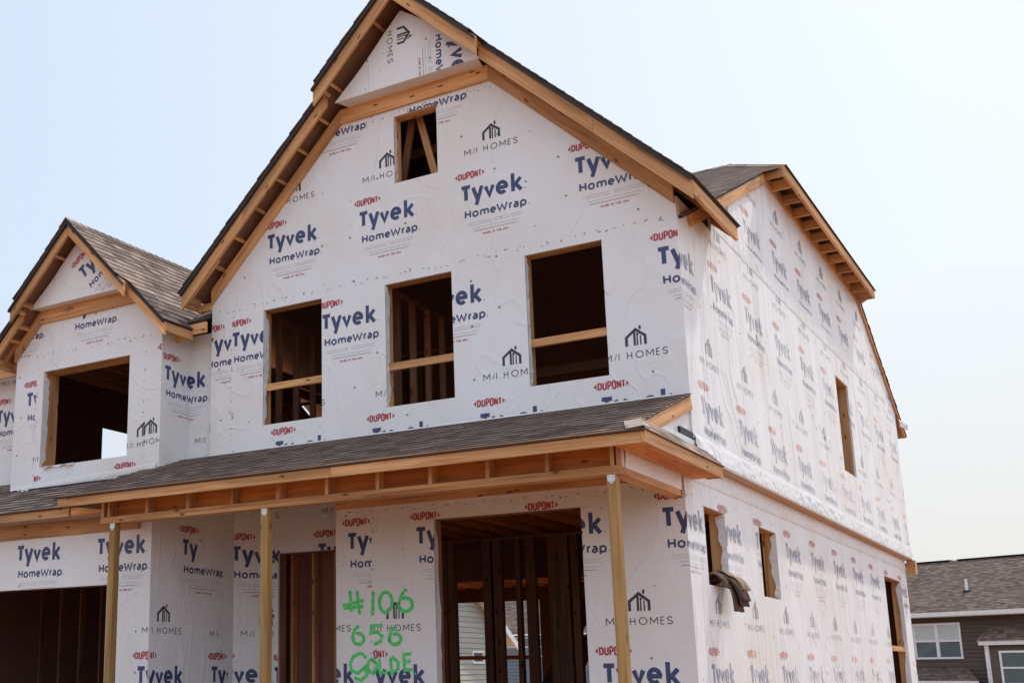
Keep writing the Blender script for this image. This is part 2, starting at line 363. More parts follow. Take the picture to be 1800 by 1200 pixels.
# ---- stroke lettering
def arc(cx, cy, rx, ry, a0, a1, n=14): return [(cx+rx*math.cos(R_(a0+(a1-a0)*i/n)), cy+ry*math.sin(R_(a0+(a1-a0)*i/n))) for i in range(n+1)]
G = {
 'T': [[(0, 1), (1, 1)], [(.5, 1), (.5, 0)]], 'y': [[(0, 1), (.5, .02)], [(1, 1), (.33, -.36)]], 'v': [[(0, 1), (.5, 0), (1, 1)]],
 'e': [[(.03, .5), (.97, .5)]+arc(.5, .5, .5, .5, 8, 312, 18)], 'k': [[(0, 1.45), (0, 0)], [(.97, 1), (.12, .42)], [(.32, .56), (1, 0)]],
 'H': [[(0, 1), (0, 0)], [(1, 1), (1, 0)], [(0, .5), (1, .5)]], 'o': [arc(.5, .5, .5, .5, 0, 360, 20)],
 'm': [[(0, 1), (0, 0)], [(0, .66), (.08, .9), (.25, 1), (.42, .92), (.5, .7), (.5, 0)], [(.5, .66), (.58, .9), (.75, 1), (.92, .92), (1, .7), (1, 0)]],
 'W': [[(0, 1), (.25, 0), (.5, .82), (.75, 0), (1, 1)]], 'r': [[(0, 1), (0, 0)], [(0, .6), (.2, .9), (.55, 1), (1, .98)]],
 'a': [[(.1, .93), (.45, 1), (.8, .93), (1, .7), (1, 0)], [(1, .58), (.45, .55), (.1, .42), (0, .25), (.12, .06), (.45, 0), (.8, .1), (1, .3)]],
 'p': [[(0, 1), (0, -.42)], arc(.5, .5, .5, .5, 180, -180, 20)],
 'D': [[(0, 0), (0, 1), (.65, 1), (1, .82), (1, .18), (.65, 0), (0, 0)]], 'U': [[(0, 1), (0, .12), (.3, 0), (.7, 0), (1, .12), (1, 1)]],
 'P': [[(0, 0), (0, 1), (.7, 1), (1, .88), (1, .58), (.7, .46), (0, .46)]], 'N': [[(0, 0), (0, 1)], [(.02, .98), (.98, .02)], [(1, 0), (1, 1)]],
 'O': [[(0, .15), (0, .85), (.3, 1), (.7, 1), (1, .85), (1, .15), (.7, 0), (.3, 0), (0, .15)]], 'Q': [arc(.5, .5, .5, .5, 0, 360, 22)],
 'M': [[(0, 0), (0, 1)], [(.02, 1), (.5, .28), (.98, 1)], [(1, 1), (1, 0)]], 'I': [[(.5, 0), (.5, 1)]], '/': [[(0, 0), (1, 1)]],
 'E': [[(1, 1), (0, 1), (0, 0), (1, 0)], [(0, .52), (.88, .52)]], 'A': [[(0, 0), (.5, 1), (1, 0)], [(.2, .34), (.8, .34)]],
 'S': [[(.95, .85), (.7, 1), (.3, 1), (.02, .82), (.1, .6), (.5, .5), (.9, .4), (1, .2), (.7, 0), (.3, 0), (.02, .15)]],
}
def thick(pts, w):
    """list of quads along a polyline with mitred joints"""
    n = len(pts); closed = math.dist(pts[0], pts[-1]) < 1e-6
    L, Rr = [], []
    for i in range(n):
        if closed: a, b = pts[(i-1) % (n-1)], pts[(i+1) % (n-1) if i < n-1 else 1]
        else: a, b = pts[max(i-1, 0)], pts[min(i+1, n-1)]
        p = pts[i]
        def nrm(q, r):
            dx, dy = r[0]-q[0], r[1]-q[1]; l = math.hypot(dx, dy) or 1; return (-dy/l, dx/l)
        n1 = nrm(a, p) if a != p else nrm(p, b); n2 = nrm(p, b) if b != p else n1
        mx_, my_ = n1[0]+n2[0], n1[1]+n2[1]; q = mx_*mx_+my_*my_ or 1; k = min(2/q, 2.2)*w/2
        L.append((p[0]+mx_*k, p[1]+my_*k)); Rr.append((p[0]-mx_*k, p[1]-my_*k))
    return [[Rr[i], Rr[i+1], L[i+1], L[i]] for i in range(n-1)]
def glyph(ch, x0, x1, y0, h, w):
    out = []; hw = w/2
    for pl in G[ch]:
        out += thick([(x0+hw+p[0]*max(x1-x0-w, 1e-4), y0+(hw if ch not in 'yk' else hw*0.0+0)+p[1]*(h-(w if ch not in 'yk' else 0))) for p in pl], w)
    return out
def rot_pt(p, o, a):
    c, s_ = math.cos(a), math.sin(a); return (o[0]+p[0]*c-p[1]*s_, o[1]+p[0]*s_+p[1]*c)
TRI = [('T', 0, .160, -.212, .212, .047), ('y', .150, .312, -.212, .165, .048), ('v', .312, .456, -.212, .165, .048),
       ('e', .466, .624, -.215, .174, .046), ('k', .660, .808, -.212, .152, .046)]
HW = [('H', .055, .138, .104), ('o', .153, .236, .080), ('m', .254, .370, .080), ('e', .384, .460, .080), ('W', .464, .610, .104),
      ('r', .624, .672, .080), ('a', .678, .745, .080), ('p', .762, .842, .080)]
DP = [('D', -.016, .035, .080), ('U', .040, .089, .090), ('P', .094, .141, .097), ('O', .144, .193, .097), ('N', .197, .246, .090), ('T', .248, .292, .080)]
def logo_tyvek(w, u, v, clips, small=True, ang=0.0, cuts=(), upto=None):
    def put(P, key): w.put([rot_pt(p, (u, v), ang) for p in P], key, clips, cuts)
    for ch, a, b, y0, h, sw in TRI:
        for q in glyph(ch, a, b, y0, h, sw): put(q, 'navy')
    for ch, a, b, h in HW:
        for q in glyph(ch, a, b, -.417, h, .0205): put(q, 'navy')
    for ch, a, b, h in DP:
        for q in glyph(ch, a, b, .122-h/2, h, .0170): put(q, 'red')
    put([(-.057, .122), (-.027, .092), (-.027, .152)], 'red'); put([(.331, .122), (.302, .152), (.302, .092)], 'red')
    for x, y in ((.832, -.2), (.866, -.4)): put([(x+.010*math.cos(k*.785), y+.010*math.sin(k*.785)) for k in range(8)], 'grey')
    if not small: return
    rr = random.Random(3)
    def line(x0, x1, y, h, key, gap=.006):
        x = x0
        while x < x1:
            l_ = rr.uniform(.012, .045); put([(x, y), (min(x+l_, x1), y), (min(x+l_, x1), y+h), (x, y+h)], key); x += l_+gap
    for y in (-.487, -.515):
        line(.09, .40, y, .006, 'grey'); line(.44, .785, y+.004, .006, 'grey')
    line(.15, .74, -.557, .006, 'grey'); line(.17, .715, -.594, .008, 'dim', .007)
    x = .285
    for wd in ("MADE", "IN", "THE", "USA"):
        for ch in wd:
            wd_ = .006 if ch == 'I' else (.024 if ch == 'M' else .019)
            for q in glyph(ch, x, x+wd_, -.652, .026, .0055): put(q, 'red')
            x += wd_+.0055
        x += .014
def logo_homes(w, u, v, clips, ang=0.0, cuts=()):
    def put(P, key='ink'): w.put([rot_pt(p, (u, v), ang) for p in P], key, clips, cuts)
    for ch, a, b in (('M', 0, .085), ('/', .112, .145), ('I', .158, .172), ('H', .252, .308), ('Q', .345, .432), ('M', .460, .540), ('E', .565, .607), ('S', .632, .690)):
        for q in glyph(ch, a, b, -.077, .077, .0085 if ch != '/' else .006): put(q)
    for pl, sw in (([(.257, .062), (.257, .158), (.358, .236), (.459, .158), (.459, .062)], .029), ([(.345, .062), (.345, .222)], .024),
                   ([(.374, .062), (.374, .19), (.392, .176)], .016), ([(.410, .062), (.410, .165)], .014), ([(.408, .232), (.408, .272)], .024)):
        for q in thick(pl, sw): put(q)
def sheet(w, u0, v0, clips, rows, cols, pitch=1.424, row=1.533, homes=True, small=True, cuts=()):
    """the printed pattern of one width of housewrap: anchor (u0,v0) is the top left of a big T"""
    for r in rows:
        ph = pitch/2 if r % 2 else 0
        for c in cols:
            logo_tyvek(w, u0+ph+c*pitch, v0-r*row, clips, small, cuts=cuts)
            if homes: logo_homes(w, u0+ph+c*pitch+.076, v0-r*row+.45, clips, cuts=cuts)
def seam_marks(w, u0, u1, v, n, seed, vert=False, key='dark', clips=None, amp=.015):
    rr = random.Random(seed)
    n = int(n*.62); amp *= 1.7
    for i in range(n):
        t = u0+(u1-u0)*(i+rr.uniform(-.6, 1.6))/n; o = v+rr.uniform(-amp, amp); a = rr.uniform(-.7, .9); l_ = rr.uniform(.006, .020); wd = .0028
        c = (t, o) if not vert else (o, t)
        if vert: a += 1.5
        P = [rot_pt(p, c, a) for p in ((-l_, -wd), (l_, -wd), (l_, wd), (-l_, wd))]
        w.put(P, key, clips or [])
        if rr.random() < .35:
            P = [rot_pt(p, c, a+1.2) for p in ((-l_*.6, -wd), (l_*.6, -wd), (l_*.6, wd), (-l_*.6, wd))]; w.put(P, key, clips or [])
def cap_grid(w, u0, u1, v0, v1, du, dv, seed, clips, r=.0125, parent=None, mat=None):
    """round plastic cap nails along the studs"""
    rr = random.Random(seed); m = w.caps; u = u0
    while u < u1:
        v = v0+rr.uniform(0, dv)
        while v < v1:
            p = (u+rr.uniform(-.06, .06), v+rr.uniform(-.08, .08))
            if rr.random() < .72 and all(a*p[0]+b*p[1] <= c-.03 for a, b, c in clips) and not any(h[0]-.03 < p[0] < h[2]+.03 and h[1]-.03 < p[1] < h[3]+.03 for h in w.holes):
                rad = r*rr.choice((.55, .55, 1, 1, 1.1)); k = 10
                ring = [w.P(p[0]+rad*math.cos(6.2832*i/k), p[1]+rad*math.sin(6.2832*i/k), .004) for i in range(k)]
                rin = [w.P(p[0]+rad*.6*math.cos(6.2832*i/k), p[1]+rad*.6*math.sin(6.2832*i/k), .006) for i in range(k)]
                mi = 1 if rad < r*.8 else 0
                m.poly(rin, mi)
                for i in range(k): m.poly([ring[i], ring[(i+1) % k], rin[(i+1) % k], rin[i]], mi)
            v += dv*rr.uniform(.8, 1.2)
        u += du

def window_frame(w, h, parent, brace=None, depth=.14, flap=True, sill=True, name="window_frame", matw=None):
    """rough opening: header, jambs, sill of raw lumber; a torn fold of wrap on the left jamb; optional nailed brace"""
    u0, v0, u1, v1 = h; T = .038; I = .003; m = MB(); nb = -.031
    def q(a, b, c, d):
        A, B = w.P(a, b, nb), w.P(c, d, nb-depth)
        m.box_frame = None
        cor = [w.P(x, y, z) for z in (nb, nb-depth) for x, y in ((a, b), (c, b), (c, d), (a, d))]
        fs = ((0, 1, 2, 3), (7, 6, 5, 4), (0, 4, 5, 1), (1, 5, 6, 2), (2, 6, 7, 3), (3, 7, 4, 0))
        horiz = abs(c-a) > abs(d-b); o = rnd.uniform(0, 40)
        for f in fs:
            ps = [cor[i] for i in f]
            uv = []
            for p in ps:
                r_ = p-w.O; al = r_.dot(w.U) if horiz else r_.dot(w.V); ac = (r_.dot(w.V) if horiz else r_.dot(w.U))-r_.dot(w.N); uv.append((al+o, ac+o))
            m.poly(ps, 0, uv)
    q(u0-T+I, v0, u0+I, v1); q(u1-I, v0, u1+T-I, v1); q(u0-T, v1-I, u1+T, v1+T-I); q(u0-T, v0-T+I, u1+T, v0+I)
    fr = m.build(name, matw or LUMBER, parent)
    if flap:
        m = MB(); rr = random.Random(int(abs(u0*977+v0*131))); N_ = 26; pr = None; wd = .070
        for i in range(N_+1):
            t = i/N_; v = v0+.01+(v1-v0-.02)*t; wd += rr.uniform(-.017, .017); wd = min(max(wd, .045), .105)
            k = wd*(1 if .04 < t < .96 else .4)
            a, b = w.P(u0+I+.006, v, .0), w.P(u0+I+.006+rr.uniform(.0, .010), v, -k)
            if pr: m.poly([pr[0], a, b, pr[1]]); m.poly([x-Vector(w.U)*.004 for x in (pr[0], pr[1], b, a)])
            pr = (a, b)
        m.build("wrap_flap", WRAP_F, parent, smooth=False)
    if brace:
        z, th = brace; m = MB()
        m.box(w.P(u0+I+.001, z, nb-.035), w.P(u1-I-.001, z, nb-.035), .038, th, w.V)
        m.build("window_brace", LUMBER, parent)
    return fr

def shingles(O, U, V, vmax, ul, ur, parent, name="shingle_covering", mat=None, h=.143, ragged=(True, True), deck=.030, deckmat=None, label=None, butt=.011):
    """courses of shingles as lapped wedges on a plane O + u*U + v*V (V up the slope); ul(v), ur(v) the side edges"""
    O, U, V = Vector(O), Vector(U).normalized(), Vector(V).normalized(); N = U.cross(V); m = MB(); rr = random.Random(int(vmax*1000)+len(name))
    def P(u, v, n): return O+U*u+V*v+N*n
    k = 0; v = 0.0
    while v < vmax-.005:
        v1 = min(v+h, vmax); vt = min(v1+.02, vmax)
        a0, b0, a1, b1 = ul(v), ur(v), ul(vt), ur(vt)
        if b0-a0 > .02 or b1-a1 > .02:
            j0 = rr.uniform(-.004, .012) if ragged[0] else 0; j1 = rr.uniform(-.004, .012) if ragged[1] else 0
            pts = [P(a0-j0, v, butt), P(b0+j1, v, butt), P(b1+j1, vt, .002), P(a1-j0, vt, .002)]
            m.poly(pts, 0, [(a0, v), (b0, v), (b1, vt), (a1, vt)])
            m.poly([P(a0-j0, v, 0), P(b0+j1, v, 0), pts[1], pts[0]], 0, [(a0, v), (b0, v), (b0, v+.002), (a0, v+.002)])
            m.poly([pts[1], P(b0+j1, v, 0), P(b1+j1, vt, 0), pts[2]], 0); m.poly([pts[3], P(a1-j0, vt, 0), P(a0-j0, v, 0), pts[0]], 0)
        v = v1
    o = m.build(name, mat or SHINGLE, parent, label)
    if deck:
        m = MB(); n = 48 if vmax > 3 else 14; vs = [vmax*i/n for i in range(n+1)]
        for i in range(n):
            a, b = vs[i], vs[i+1]
            if ur(a)-ul(a) <= 0 and ur(b)-ul(b) <= 0: continue
            q = [P(ul(a)+.012, a+.012 if i == 0 else a, -.001), P(ur(a)-.012, a+.012 if i == 0 else a, -.001), P(max(ur(b)-.012, ul(b)+.012), b, -.001), P(ul(b)+.012, b, -.001)]
            uvf = None
            m.prism(q, N*deck, (0, 0, 1))
        m.build("roof_sheathing", [deckmat or DECKU, deckmat if deckmat else EDGE], o)
    return o

def ruffle(name, P, n, rows, amp, parent, mat, seed, freq=1.0):
    """strip of loose crinkled sheet: P(s,t)->(point, normal); s along 0..1, t across 0..1"""
    rr = random.Random(seed); ph = [(rr.uniform(6, 44)*freq, rr.uniform(-7, 7), rr.uniform(0, 6.28), rr.uniform(.3, 1)) for _ in range(16)]
    env = [(rr.uniform(2, 7), rr.uniform(0, 6.28)) for _ in range(3)]
    m = MB(); grid = []
    for i in range(n+1):
        row = []
        for j in range(rows+1):
            s_, t = i/n, j/rows; p, nn = P(s_, t)
            a = sum(c*(1-abs(math.sin(f*3.1416*s_+g*t+h)))**2.2 for f, g, h, c in ph)/5.0
            e_ = .45+.55*abs(sum(math.sin(f*6.28*s_+h) for f, h in env)/3)
            row.append(p+nn*(amp*a*e_*min(1, 4*t, 4*(1-t))+.002))
        grid.append(row)
    b = len(m.v)
    for r in grid: m.v += [tuple(p) for p in r]
    for i in range(n):
        for j in range(rows):
            k = b+i*(rows+1)+j; m.f.append((k, k+rows+1, k+rows+2, k+1)); m.m.append(0); m.uv.append([(0, 0)]*4)
    return m.build(name, mat, parent, smooth=True)

# ------------------------------------------------------------------ ground
m = MB(); n = 60
def gz(x, y):
    r = max(0.0, y-14)
    return -.30-min(2.0, r*.09)+.04*math.sin(x*.7+y*.4)*math.cos(y*.55-x*.2)
xs = [-900, -300, -120]+[-60+2.5*i for i in range(49)]+[120, 300, 900]
ys = [-400, -150, -60]+[-30+2.5*i for i in range(41)]+[100, 250, 900]
for i in range(len(xs)-1):
    for j in range(len(ys)-1):
        m.poly([(x, y, gz(x, y)) for x, y in ((xs[i], ys[j]), (xs[i+1], ys[j]), (xs[i+1], ys[j+1]), (xs[i], ys[j+1]))])
gm, gn, gl, gb = newmat("bare_soil")
tcg = node(gn, "ShaderNodeTexCoord"); nzg = node(gn, "ShaderNodeTexNoise"); nzg.inputs['Scale'].default_value = 0.8; nzg.inputs['Detail'].default_value = 10
gl.new(tcg.outputs['Object'], nzg.inputs['Vector'])
rg_ = ramp(gn, [(0.3, (0.26, 0.13, 0.068)), (0.7, (0.46, 0.235, 0.125))]); gl.new(nzg.outputs['Fac'], rg_.inputs[0]); gl.new(rg_.outputs[0], gb.inputs['Base Color'])
gb.inputs['Roughness'].default_value = 0.95
bpg = node(gn, "ShaderNodeBump"); bpg.inputs['Distance'].default_value = 0.1; gl.new(nzg.outputs['Fac'], bpg.inputs['Height']); gl.new(bpg.outputs[0], gb.inputs['Normal'])
m.build("ground", gm, None, "bare graded soil of the building plot", "structure")
bpy.data.objects["ground"]['category'] = "ground"

# ================================================================== THE UNFINISHED HOUSE
HOUSE = thing("unfinished_house", "two-storey house under construction, sheathed in white printed housewrap with raw timber eaves and open windows", "house", (-6, 6, -.3))
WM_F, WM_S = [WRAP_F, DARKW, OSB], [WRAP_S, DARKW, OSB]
XC, XL = -3.135, -6.27

# ---------------- big front gable wall
fg = Wall((0, 0, 0), (1, 0, 0))
FB = 9.30                                            # gable wall apex
W_ = [(-5.414+i*0, 0) for i in (0,)]
wins = [(-5.414, 4.40, -4.505, 5.924), (-3.580, 4.40, -2.671, 5.924), (-1.741, 4.40, -.832, 5.924)]
vent = (-3.415, 7.205, -2.813, 8.095)
fg_poly = [(XL, 3.45), (0, 3.45), (0, 6.22), (XC, 6.22+3.135*.984), (XL, 6.22)]
fg.panel([fg_poly], wins+[vent], "gable_wall", WM_F, HOUSE, label="upper front gable wall in white printed housewrap with three window openings and a small attic opening")
C0 = hull_halfplanes(fg_poly)
sheet(fg, -2.527, 6.94, C0+[(0, -1, -6.02)], (-1, 0), range(-3, 3))
sheet(fg, -.244, 5.70, C0+[(0, 1, 6.02), (-1, 0, 5.925)], (0, 1), range(-5, 1))
sheet(fg, -6.38, 5.69, C0+[(0, 1, 6.02), (1, 0, -5.93)], (0, 1), (0, 1))
for wd in wins: window_frame(fg, wd, fg.obj, brace=(4.40+.50, .089))
window_frame(fg, vent, fg.obj, name="vent_frame", flap=True)
seam_marks(fg, -6.2, -.05, 6.02, 120, 5, clips=C0); seam_marks(fg, -5.4, -.8, 8.17, 30, 8, clips=C0)
seam_marks(fg, 4.2, 6.0, -5.93, 26, 6, vert=True, clips=C0)
seam_marks(fg, -4.2, -2.1, 8.13, 60, 15, clips=C0)
cap_grid(fg, -6.1, -.05, 4.2, 9.1, .406, .62, 11, C0, mat=INK_F)
fg.finish(INK_F)
# bargeboards, frieze boards, lookouts of the big gable
SL = .984; ln = math.hypot(1, SL)
def rake_poly(name, xc, s, za, slope, d0, d1, hv, y, t, parent):
    """board along a rake with plumb-cut ends: outer edge z = za - slope*d, hv tall measured plumb, front face at y"""
    k = math.hypot(1, slope); o = rnd.uniform(0, 40)
    pts = [(d0, za-slope*d0-hv), (d1, za-slope*d1-hv), (d1, za-slope*d1), (d0, za-slope*d0)]
    P = [Vector((xc+s*d, y, z)) for d, z in pts]
    uv = [(d*k+o, (z-(za-slope*d))/k*1.0+o) for d, z in pts]
    if s < 0: P, uv = P[::-1], uv[::-1]
    m = MB(); m.poly(P, 0, uv); Q = [p+Vector((0, t, 0)) for p in P]; m.poly(Q[::-1], 0, uv[::-1])
    for a in range(4):
        b = (a+1) % 4; m.poly([P[a], Q[a], Q[b], P[b]], 0, [uv[a], (uv[a][0], uv[a][1]+t), (uv[b][0], uv[b][1]+t), uv[b]])
    return m.build(name, LUMBER, parent)
def gable_boards(xc, za, slope, yw, ybl, ybu, dsplit, deave, apex_frieze, dfr0, dfr1, parent, lookn, bh=.14):
    """both rakes of an open gable: barge boards (lower and, further out, upper), frieze boards on the wall, lookouts between"""
    k = math.hypot(1, slope); hv = bh*k
    for s in (-1, 1):
        dn = Vector((s/k, 0, -slope/k)); up = Vector((s*slope/k, 0, 1/k)); ap = Vector((xc, 0, za))
        def at(d, y, off): return ap+dn*(d*k)+up*(off)+Vector((0, y, 0))
        j = rnd.uniform(1.7, 2.5)
        if deave > 3:
            rake_poly("barge_board", xc, s, za, slope, dsplit-.03, j, hv, ybl-.019, .038, parent); rake_poly("barge_board", xc, s, za, slope, j+.003, deave, hv, ybl-.019, .038, parent)
        else: rake_poly("barge_board", xc, s, za, slope, dsplit-.03, deave, hv, ybl-.019, .038, parent)
        rake_poly("barge_board", xc, s, za, slope, .002, dsplit+.035, hv, ybu-.019, .038, parent)
        for a, b, y_ in ((dsplit+.03, deave, ybl), (0, dsplit+.04, ybu)):
            e_ = rake_poly("drip_edge", xc, s, za-.022*k+.012, slope, a, b, .030, y_-.064, .044, parent); e_.data.materials[0] = EDGE
        rake_poly("frieze_board", xc, s, apex_frieze+.197, slope, dfr0+.002, dfr1, .197, yw-.040, .038, parent)
        for i in range(lookn):
            d = dsplit+.10+(deave-dsplit-.28)*(i+.35)/lookn
            board("lookout", at(d, ybl+.019, -.075), at(d, yw-.002, -.075), .038, .089, parent, up=up)
        for i in range(2):
            d = .36+(dsplit-.45)*i/1.0
            board("lookout", at(d, ybu+.019, -.075), at(d, yw-.002 if s < 0 else ybu+.16, -.075), .038, .089, parent, up=up)
        board("rake_block", at(dsplit+.0, ybu+.02, -.07), at(dsplit+.0, ybl-.02, -.07), .04, .13, parent, up=up)
BG = MB()
ROOFG = None
ZA = 9.625                                           # top edge of barge boards at the apex
def vy(z): return (z-6.02)/.489
def slope_roof(xc, za, slope, deave, yf_low, yf_up, dsplit, parent, name, yback, label=None):
    k = math.hypot(1, slope); objs = []
    for s in (-1, 1):
        O = Vector((xc+s*deave, 0, za-slope*deave+.024)); V = Vector((-s, 0, slope)); U = Vector((0, -s*-1, 0))
        # U x V must point up: for s=+1 V=(-1,0,sl): U=(0,1,0) -> U x V = (sl,0,1)
        U = Vector((0, s, 0))
        L = deave*k; vs = (deave-dsplit)*k
        fr = lambda v: (yf_up if v > vs else yf_low)
        bk = lambda v, s=s: yback(za-slope*deave+slope*v/k, s)
        if s > 0: o = shingles(O, U, V, L+.01, fr, bk, parent, name, ragged=(True, False), label=label)
        else: o = shingles(O, U, V, L+.01, lambda v: -bk(v), lambda v: -fr(v), parent, name, ragged=(False, True), label=label)
        objs.append(o)
    m = MB()                                        # ridge caps
    y = yf_up-.01
    while y < yback(za, 1)-.1:
        z = za+.036
        for s in (-1, 1):
            m.prism([Vector(p) for p in ([(xc, y, z+.012), (xc, y+.2, z), (xc+s*.13, y+.2, z-.13*slope), (xc+s*.13, y, z+.012-.13*slope)][::-s])], Vector((0, 0, .008)))
        y += .143
    m.build("ridge_cap", SHINGLE, parent)
    return objs
gable_boards(XC, ZA, SL, 0, -.306, -.515, 1.10, 3.405, 9.222, 1.044, 3.125, HOUSE, 6, bh=.168)
slope_roof(XC, ZA, SL, 3.44, -.375, -.585, 1.10, HOUSE, "gable_roof", lambda z, s: max(vy(z)+.06, 1.40 if s > 0 else -.1), "steep shingled slope of the big front gable")
m = MB(); m.aabb((XC-1.044, -.040, 8.195), (XC+1.044, -.002, 8.39)); m.build("tie_beam", LUMBER, HOUSE)
# projecting wrapped triangle with its sloping underside
def tri_panel(xc, zb, hw, zt, y0, yw, zbeam, parent, label):
    w = Wall((0, y0, 0), (1, 0, 0)); n = 18; L, Rr = [], []
    rr = random.Random(int(xc*100))
    for i in range(n+1):
        t = i/n; b = .045*math.sin(math.pi*t)*(1+.5*math.sin(5*t))+rr.uniform(-.006, .006)
        L.append((xc-hw+hw*t*.985+b*.35, zb+(zt-zb)*t-.2*b)); Rr.append((xc+hw*1.075-hw*1.075*t*.985+.05*math.sin(math.pi*t)+rr.uniform(-.004, .004), zb+(zt-zb)*t+.03*math.sin(math.pi*t)))
    poly = L+Rr[::-1]
    m = MB(); m.prism([w.P(u, v) for u, v in poly[::-1]], w.N*.02, (0, 1, 0))
    # curved wrapped underside back to the wall
    N_ = 5; pr = None
    for i in range(N_+1):
        t = i/N_; y = y0+(yw-y0-.04)*t; z = zb-.10*0-(zb-zbeam)*t
        cur = (Vector((xc-hw+.02+.05*t, y, z)), Vector((xc+hw*1.075-.02-.05*t, y, z)))
        if pr: m.poly([pr[0], cur[0], cur[1], pr[1]], 0)
        pr = cur
    w.mb, w.mats = m, [WRAP_F, DARKW]; w.obj = m.build("gable_panel", [WRAP_F, DARKW], parent, label); w.holes = []
    w.C = [(-(zt-zb), hw*.985, -(zt-zb)*(xc-hw)+hw*.985*zb-.02), ((zt-zb), hw*1.06, (zt-zb)*(xc+hw*1.075)+hw*1.06*zb-.01), (0, -1, -zb)]
    return w
tp = tri_panel(XC, 8.372, .98, 9.335, -.27, 0, 8.385, HOUSE, "projecting gable triangle wrapped in housewrap, its print running sideways")
logo_homes(tp, -3.25, 9.36, tp.C, ang=-math.pi/2)
logo_tyvek(tp, -2.24, 8.90, tp.C, ang=-math.pi/2)
cap_grid(tp, XC-.85, XC+.9, 8.45, 9.3, .3, .3, 21, tp.C, mat=INK_F)
tp.finish(INK_F)

# eave of the big gable along the right side (open, with tail blocks) and at the left
board("fascia_board", (.256, -.285, 6.185), (.256, 1.375, 6.185), .038, .165, HOUSE)
board("fascia_board", (-6.526, -.285, 6.185), (-6.526, .05, 6.185), .038, .165, HOUSE)
for y in (-.25, .42, 1.33): board("rafter_tail", (.236, y, 6.20), (-.3, y, 6.20+.536*SL), .038, .12, HOUSE, up=(SL, 0, 1))
for y in (-.25,): board("rafter_tail", (-6.506, y, 6.20), (-6.0, y, 6.68), .038, .12, HOUSE, up=(-SL, 0, 1))
board("rafter_tail", (-6.50, -.02, 6.12), (-6.27, -.02, 6.12), .038, .10, HOUSE)

ruffle('wrap_ruffle', lambda s_, t: (Vector((XL+.02+s_*6.2, -.003, 4.05+.055*t)), Vector((0, -1, 0))), 500, 5, .014, fg.obj, WRAP_F, 91, 1.6)
ruffle('wrap_ruffle', lambda s_, t: (Vector((-9.48+s_*2.72, -.483, 3.80+.10*s_+.09*t)), Vector((0, -1, 0))), 260, 6, .022, HOUSE, WRAP_F, 92, 1.0)
# ---------------- right side, upper storey: long wall with a clipped gable
YB = 13.68
su = Wall((0, 0, 0), (0, 1, 0))
def rk(y): return 5.80+.489*y                          # underside line of the front rake
ptop = 7.86
su_polys = [[(0.0305, 3.62), (1.30, 3.62), (1.30, 6.25), (0.0305, 6.25)],
            [(1.30, 3.62), (YB, 3.62), (YB, 6.42), (10.62, ptop), (4.16, ptop), (1.30, 6.48)]]
su_win = (7.87, 4.40, 8.83, 5.92)
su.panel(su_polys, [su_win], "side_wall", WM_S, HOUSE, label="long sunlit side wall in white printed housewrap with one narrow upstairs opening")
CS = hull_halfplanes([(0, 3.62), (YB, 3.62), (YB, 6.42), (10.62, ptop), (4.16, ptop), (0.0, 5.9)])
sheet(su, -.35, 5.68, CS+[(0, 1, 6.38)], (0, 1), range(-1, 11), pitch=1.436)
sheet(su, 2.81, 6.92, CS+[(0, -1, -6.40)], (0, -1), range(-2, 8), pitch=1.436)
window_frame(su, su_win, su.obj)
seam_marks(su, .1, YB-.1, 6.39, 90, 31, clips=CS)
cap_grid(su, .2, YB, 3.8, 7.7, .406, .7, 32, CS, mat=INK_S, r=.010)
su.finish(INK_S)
ruffle("wrap_ruffle", lambda s_, t: (Vector((.001, 1.4+s_*11.2, 6.44-.03*math.sin(s_*5)+.26*(t-.5))), Vector((1, 0, 0))), 420, 10, .020, HOUSE, WRAP_S, 47, 1.2)
# ledge where the upper storey overhangs the lower one
ruffle("wrap_ruffle", lambda s_, t: (Vector((.006+.018*(1-t)**2, .02+s_*(YB-.03), 3.47+.215*t)), Vector((1, 0, 0))), 700, 10, .034, HOUSE, WRAP_S, 41, 2.6)
m = MB(); m.aabb((-.16, 0.002, 3.455), (.020, YB+.0, 3.53)); m.build("ledge_board", WRAP_S, HOUSE, "ledge between the storeys, seen from below")
m = MB(); m.aabb((-.126, .0, 3.452), (.006, YB+.26, 3.4545), 0); m.build("ledge_soffit", SOFF, HOUSE)
m = MB(); m.aabb((-.03, .0, 3.53), (.0, YB, 3.63)); m.build("ledge_board", WRAP_S, HOUSE)

# ---------------- right side, lower storey
XS = -.125
sw = Wall((XS, 0, 0), (0, 1, 0))
sw_polys = [[(0.0305, -.3), (YB-.05, -.3), (YB-.05, 3.452), (0.0305, 3.452)]]
sws = [(.60, 2.205, 1.37, 3.02), (2.79, 2.20, 3.61, 3.02), (11.18, .40, 12.92, 3.0)]
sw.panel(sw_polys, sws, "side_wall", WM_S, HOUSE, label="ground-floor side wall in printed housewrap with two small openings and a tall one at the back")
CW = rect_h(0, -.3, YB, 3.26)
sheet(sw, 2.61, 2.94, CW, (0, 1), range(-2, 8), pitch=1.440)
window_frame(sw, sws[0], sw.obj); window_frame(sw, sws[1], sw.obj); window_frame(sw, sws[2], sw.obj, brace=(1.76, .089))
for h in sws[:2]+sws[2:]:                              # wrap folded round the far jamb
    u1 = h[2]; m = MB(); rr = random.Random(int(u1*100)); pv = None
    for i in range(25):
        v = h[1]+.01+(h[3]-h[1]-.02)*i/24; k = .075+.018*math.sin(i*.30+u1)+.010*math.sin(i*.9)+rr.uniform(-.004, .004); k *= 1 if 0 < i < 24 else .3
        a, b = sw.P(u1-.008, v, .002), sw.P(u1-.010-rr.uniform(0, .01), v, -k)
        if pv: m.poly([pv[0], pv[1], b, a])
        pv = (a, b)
    m.build("wrap_flap", WRAP_F, sw.obj)
